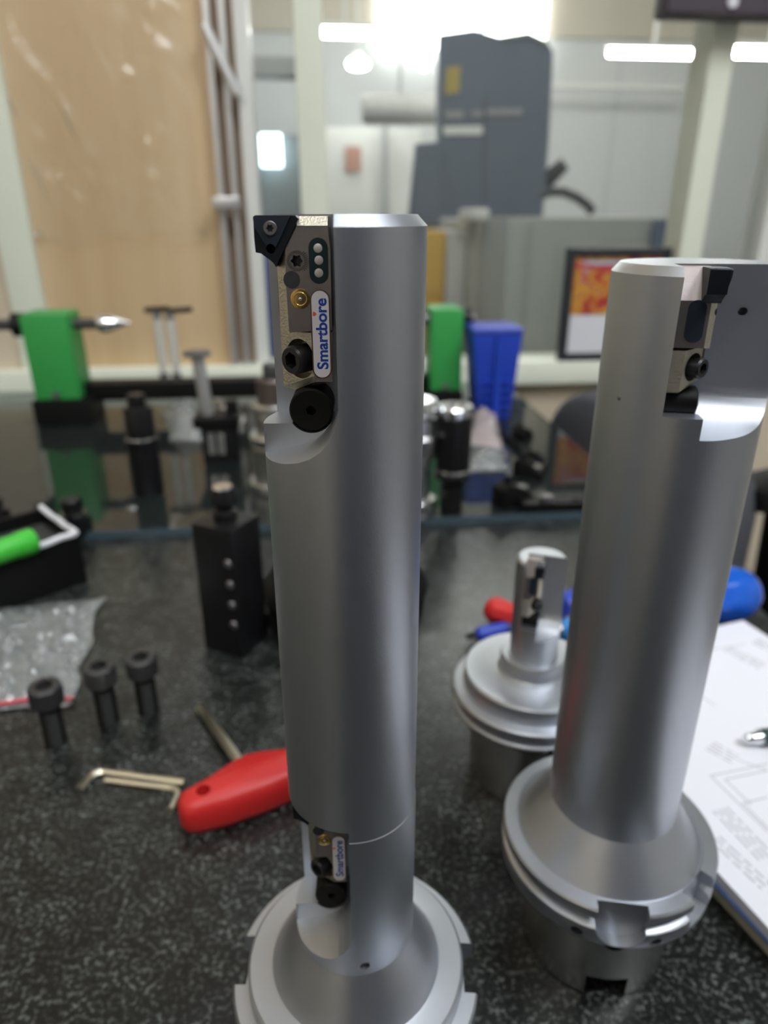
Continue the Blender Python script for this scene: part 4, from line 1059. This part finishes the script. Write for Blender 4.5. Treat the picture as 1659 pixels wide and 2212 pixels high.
# thick black arbor with bright rings on the right
lathe_thing('arbor', 'thick black arbor with a wide bright ring on top', 'arbor', 974, 1104, [
    ('shank', [(2, 0), (8.2, 0), (8.8, 1), (8.8, 27), (7, 28), (2, 28)], BLACK, 40),
    ('flange', [(4, 28), (13, 28), (13.8, 29), (13.8, 32), (11, 33), (4, 33)], BLACK, 48),
    ('bright_ring', [(4, 33), (12.4, 33), (12.8, 34), (12.4, 36), (4, 36)], CHROME, 48),
    ('body', [(4, 36), (12.8, 36), (13.0, 37), (13.0, 76), (12, 77), (4, 77)], BLACK, 48),
    ('top_ring', [(4, 77), (13.0, 77), (13.6, 78), (13.6, 83), (12.6, 84.5), (9, 84.5), (8.5, 82), (2, 82)], CHROME, 48)])

# bench centre: green heads on a black rail
def bench_centre():
    vb = 0.803
    uL, uR = onv(128, 800, vb)[0], onv(958, 740, vb)[0]
    t = thing('bench_centre', 'bench centre with two green heads on a long black rail along the sill', 'bench centre', RM(0, vb, GZ), TH)
    z1 = onv(128, 673, vb)[1] - GZ
    obj('rail', MB().box(uL, uR, -0.006, 0.022, 0.022, 0.041), BLACKM, t, bevel=0.001)
    for u in (uL, uR):
        s = 1 if u == uL else -1
        obj('foot', MB().box(u - 0.027, u + (0.034 if s > 0 else 0.02), -0.025, 0.03, 0, 0.028), BLACKM, t, bevel=0.002)
        w = 0.024 if s > 0 else 0.018
        obj('head', MB().loft([[(u - w * 0.96, -0.022, 0.028), (u + w * 1.05, -0.022, 0.028), (u + w * 1.05, 0.026, 0.028), (u - w * 0.96, 0.026, 0.028)],
                               [(u - w, -0.022, z1), (u + w, -0.022, z1), (u + w, 0.026, z1), (u - w, 0.026, z1)]]), GREEN, t, bevel=0.003)
        zs = z1 - 0.013; y = 0.0
        obj('spindle', MB().cyl((u - s * (0.055 if s > 0 else 0.034), y, zs), (u + s * 0.05, y, zs), 0.0058, n=24), SCREWG if s < 0 else mat('dark_spindle', (0.07, 0.07, 0.07), 0.4, 0.6), t)
        obj('collar', MB().cyl((u - s * (0.038 if s > 0 else 0.030), y, zs), (u - s * w, y, zs), 0.0125, n=28), BLACK, t)
        obj('centre_point', MB().cyl((u + s * 0.047, y, zs), (u + s * 0.082, y, zs), 0.009, n=28, rings=[(0, 0.006), (0.08, 0.0088), (0.3, 0.0098), (1, 0.0012)]), CHROME, t)
        obj('lock_bolt', MB().cyl((u, -0.0245, 0.034), (u, -0.021, 0.034), 0.004, n=6), SCREWG, t)
    return uL, uR, vb
BU = bench_centre()
# two T keys standing in the rail
def t_key(x, y0, xb, lab, d):
    v = BU[2] + 0.008
    u, z1 = onv(x, y0, v)
    t = thing('t_key', lab, 'T key', RM(u, v, GZ + 0.0405), TH, 'T keys standing on the black rail')
    h = z1 - GZ - 0.0405
    obj('rod', MB().cyl((0, 0, 0), (0, 0, h), 0.0048, n=20), mat('pale_steel_rod', (0.70, 0.69, 0.64), 0.4, 0.35), t)
    obj('socket', MB().cyl((0, 0, h * 0.0), (0, 0, h * 0.12), 0.0055, n=20), CHROME, t)
    ub, zb = onv(xb, y0 - 2, v); 
    obj('cross_bar', MB().cyl((-0.012 + d, 0, h + 0.001), (0.014 + d, -0.004, h + 0.003), 0.0030, n=16), BLACK, t)
    obj('knuckle', MB().cyl((0, 0, h - 0.008), (0, 0, h + 0.002), 0.0048, n=20), KNURL, t)
t_key(338, 672, 340, 'T key with black bar standing on the rail nearer the green head', 0.0)
t_key(366, 674, 390, 'T key with black bar standing on the rail nearer the long bolt', 0.011)

# blue box
def blue_box():
    p = onz(1058, 897, GZ)
    H = zat(702, p) - GZ
    t = thing('blue_box', 'tall blue plastic tool box tapering to its foot on the glass', 'box', p, 0.12)
    obj('body', MB().loft([[(-0.018, -0.016, 0), (0.019, -0.016, 0), (0.019, 0.02, 0), (-0.018, 0.02, 0)],
                           [(-0.024, -0.02, H * 0.45), (0.022, -0.02, H * 0.45), (0.022, 0.024, H * 0.45), (-0.024, 0.024, H * 0.45)],
                           [(-0.029, -0.023, H * 0.94), (0.025, -0.023, H * 0.94), (0.025, 0.027, H * 0.94), (-0.029, 0.027, H * 0.94)]]), BLUE, t, bevel=0.002)
    obj('lid', MB().box(-0.0300, 0.026, -0.024, 0.028, H * 0.94, H), mat('blue_lid', (0.05, 0.08, 0.45), 0.4), t, bevel=0.003)
    for k in range(4):
        obj('rib', MB().box(-0.015, 0.017, -0.0235, -0.0185, H * (0.14 + 0.09 * k), H * (0.17 + 0.09 * k)), BLUE, t)
    obj('corner_post', MB().box(-0.004, 0.003, -0.026, -0.0195, H * 0.03, H * 0.93), BLUE, t)
blue_box()

# black clamp parts near the front edge of the glass
def clamps():
    a, b = onz(1125, 1103, GZ), onz(1262, 1098, GZ)
    t = thing('flat_bar', 'flat black steel bar lying along the front edge of the glass', 'bar', (a + b) / 2, ang(a, b))
    L = (b - a).length / 2
    me = bool_cut(MB().box(-L, L, -0.006, 0.006, 0, 0.0075).mesh('b'), [MB().cyl((L - 0.008, 0, -0.01), (L - 0.008, 0, 0.02), 0.003, n=20).mesh('c'), MB().cyl((-L + 0.02, 0, -0.01), (-L + 0.02, 0, 0.02), 0.003, n=20).mesh('c')])
    obj('bar', me, BLACKM, t)
    obj('nut', MB().lathe([(0.002, 0.0075), (0.005, 0.0075), (0.005, 0.012), (0.002, 0.012)], 6, cx=-L + 0.02), SCREWG, t, angle=20)
    for px, py, s, rz, lab in ((1108, 1088, 1.0, 0.5, 'black angled clamp jaw next to the flat black bar'), (1142, 1030, 0.85, -0.5, 'black angled clamp jaw farther back on the glass in front of the chair'), (1128, 950, 0.8, 0.9, 'black angled clamp jaw beside the foot of the blue box')):
        p = onz(px, py, GZ)
        t = thing('clamp_jaw', lab, 'clamp', p, rz, 'clamp jaws on the glass')
        obj('jaw', MB().prism_y([(-0.016 * s, 0), (0.016 * s, 0), (0.016 * s, 0.006 * s), (0.002 * s, 0.016 * s), (-0.010 * s, 0.020 * s), (-0.016 * s, 0.016 * s)], -0.008 * s, 0.008 * s), BLACKM, t, bevel=0.0008)
        obj('jaw_screw', MB().cyl((-0.006 * s, 0, 0.010 * s), (-0.007 * s, 0, 0.026 * s), 0.0035 * s, n=6), BLACK, t)
        obj('washer', MB().cyl((0.008 * s, 0, 0.009 * s), (0.0085 * s, 0, 0.0135 * s), 0.0045 * s, n=20), CHROME, t)
    pts = [(1076, 935), (1100, 948), (1130, 972), (1165, 985), (1180, 1000), (1172, 1015)]
    P = [onz(*q, z=GZ + 0.003) for q in pts]
    tag(obj('cable', MB().tube(P, 0.003, 10), BLACKM), 'short black cable lying on the glass between blue box and clamp jaws', 'cable')
clamps()

# loose plastic bags on the glass
def loose_bag(name, lab, corners, amp, seed, m, hz):
    t = thing(name, lab, 'bag', onz(*[(corners[0][k] + corners[2][k]) / 2 for k in (0, 1)], z=GZ))
    lift = lambda u, v: hz * math.sin(math.pi * min(1, max(0, u))) * math.sin(math.pi * min(1, max(0, v)))
    def mk(s, a, l): return local(sheet(corners, GZ, 44, 36, a, s, 55, l), t)
    obj('upper_film', mk(seed, amp, lift), m, t, angle=180); obj('lower_film', mk(seed + 4, 0.001, None), m, t, angle=180)
loose_bag('plastic_bag', 'crumpled clear bag lying on the glass between black arbor and bolt fixture', [(355, 905), (452, 905), (440, 968), (372, 965)], 0.016, 21.0, BAGM, 0.016)
loose_bag('plastic_bag', 'crumpled pinkish bag lying on the glass in front of the blue box', [(1008, 915), (1075, 925), (1085, 985), (1010, 975)], 0.012, 31.0, PINKBAG, 0.016)
loose_bag('plastic_bag', 'small clear bag lying on the glass behind the thick black arbor', [(1015, 985), (1090, 990), (1095, 1030), (1012, 1035)], 0.006, 41.0, BAGM, 0.006)
for k, (p, q, lab) in enumerate((((448, 858), (520, 905), 'white plastic tube leaning just behind the bolt fixture, upper of two'), ((440, 878), (492, 918), 'white plastic tube behind the bolt fixture, lower of two'))):
    a, b = onz(*p, z=GZ + 0.006), onz(*q, z=GZ + 0.006)
    t = thing('plastic_tube', lab, 'tube', (a + b) / 2)
    e0, e1 = a - t.location, b - t.location
    obj('body', MB().cyl(e0, e1, 0.006, n=20, rings=[(0, 0.003), (0.05, 0.0055), (0.1, 0.006), (0.9, 0.006), (1, 0.005)]), mat('white_tube', (0.62, 0.61, 0.55), 0.4), t)
    obj('band', MB().cyl(e0 * 0.5, e0 * 0.4, 0.0062, n=20), mat('tube_band', (0.45, 0.45, 0.42), 0.4), t)

# ================================================================ chair beyond the table edge
def chair():
    P0, P1 = Vector((0.208, 0.850, 0)), Vector((0.333, 0.600, 0))
    c = (P0 + P1) / 2; d = (P1 - P0).normalized(); W = (P1 - P0).length / 2
    zt = EYE - (EYE - ony(1250, 824, 0.83).z)
    t = thing('office_chair', 'dark grey office chair with rounded backrest and black armrest beside the table', 'chair', (c.x + 0.17, c.y + 0.06, 0), math.atan2(d.y, d.x) + math.pi)
    Ri = Matrix.Rotation(-t.rotation_euler.z, 4, 'Z')
    L = lambda p: Ri @ (Vector(p) - t.location)
    o = L((c.x, c.y, 0))          # backrest middle in chair space (x along the backrest)
    z0, z1 = 0.50, zt
    prof = []
    rr = 0.085
    for i in range(9): a = i * math.pi / 16; prof.append((W - rr + rr * math.cos(a), z1 - rr + rr * math.sin(a)))
    for i in range(9): a = math.pi / 2 + i * math.pi / 16; prof.append((-W + rr + rr * math.cos(a), z1 - rr + rr * math.sin(a)))
    prof += [(-W, z0 + 0.04), (-W + 0.04, z0), (W - 0.04, z0), (W, z0 + 0.04)]
    sgn0 = 1 if L(c + Vector((0.3, 0.12, 0))).y > o.y else -1
    rings = []
    for yy, k in ((-0.022, 0.93), (-0.016, 0.985), (0.0, 1.0), (0.016, 0.985), (0.022, 0.93)):
        rings.append([(o.x + x * k, o.y + yy + 0.3 * (x / W) ** 2 * 0.03 * sgn0, (z0 + z1) / 2 + (z - (z0 + z1) / 2) * k + (1 - k) * 0.0) for x, z in prof])
    obj('backrest', MB().loft(rings), GREYP, t, angle=60)
    sgn = 1 if L(c + Vector((0.3, 0.12, 0))).y > o.y else -1
    sw = W
    obj('seat', MB().box(o.x - sw, o.x + sw, min(o.y + sgn * 0.03, o.y + sgn * 0.33), max(o.y + sgn * 0.03, o.y + sgn * 0.33), 0.42, 0.49), GREYP, t, bevel=0.02)
    obj('back_bar', MB().tube([(o.x, o.y - sgn * 0.0, 0.53), (o.x, o.y - sgn * 0.04, 0.46), (o.x, o.y + sgn * 0.1, 0.405), (o.x, o.y + sgn * 0.2, 0.405)], 0.018, 12), BLACKM, t)
    n1 = L((P1.x, P1.y, 0))
    for sx in (-1, 1):
        x = o.x + sx * (W - 0.02)
        obj('armrest', MB().box(x - 0.025, x + 0.025, min(o.y + sgn * 0.02, o.y + sgn * 0.25), max(o.y + sgn * 0.02, o.y + sgn * 0.25), 0.708, 0.733), BLACKM, t, bevel=0.008)
        obj('arm_post', MB().tube([(x, o.y + sgn * 0.10, 0.71), (x, o.y + sgn * 0.12, 0.46), (x - sx * 0.06, o.y + sgn * 0.14, 0.41), (o.x, o.y + sgn * 0.2, 0.41)], 0.022, 12), BLACKM, t)
    cy = o.y + sgn * 0.18
    obj('gas_lift', MB().cyl((o.x, cy, 0.09), (o.x, cy, 0.42), 0.022, n=20), BLACKM, t)
    for k in range(5):
        a = k * 2 * math.pi / 5 + 0.3
        obj('star_leg', MB().tube([(o.x, cy, 0.10), (o.x + 0.165 * math.cos(a), cy + 0.165 * math.sin(a), 0.065)], [0.022, 0.014], 10), BLACKM, t)
        cc = Vector((o.x + 0.165 * math.cos(a), cy + 0.165 * math.sin(a), 0.028)); pd = Vector((-math.sin(a), math.cos(a), 0)) * 0.012
        obj('caster', MB().cyl(cc - pd, cc + pd, 0.028, n=20), BLACKM, t)
chair()
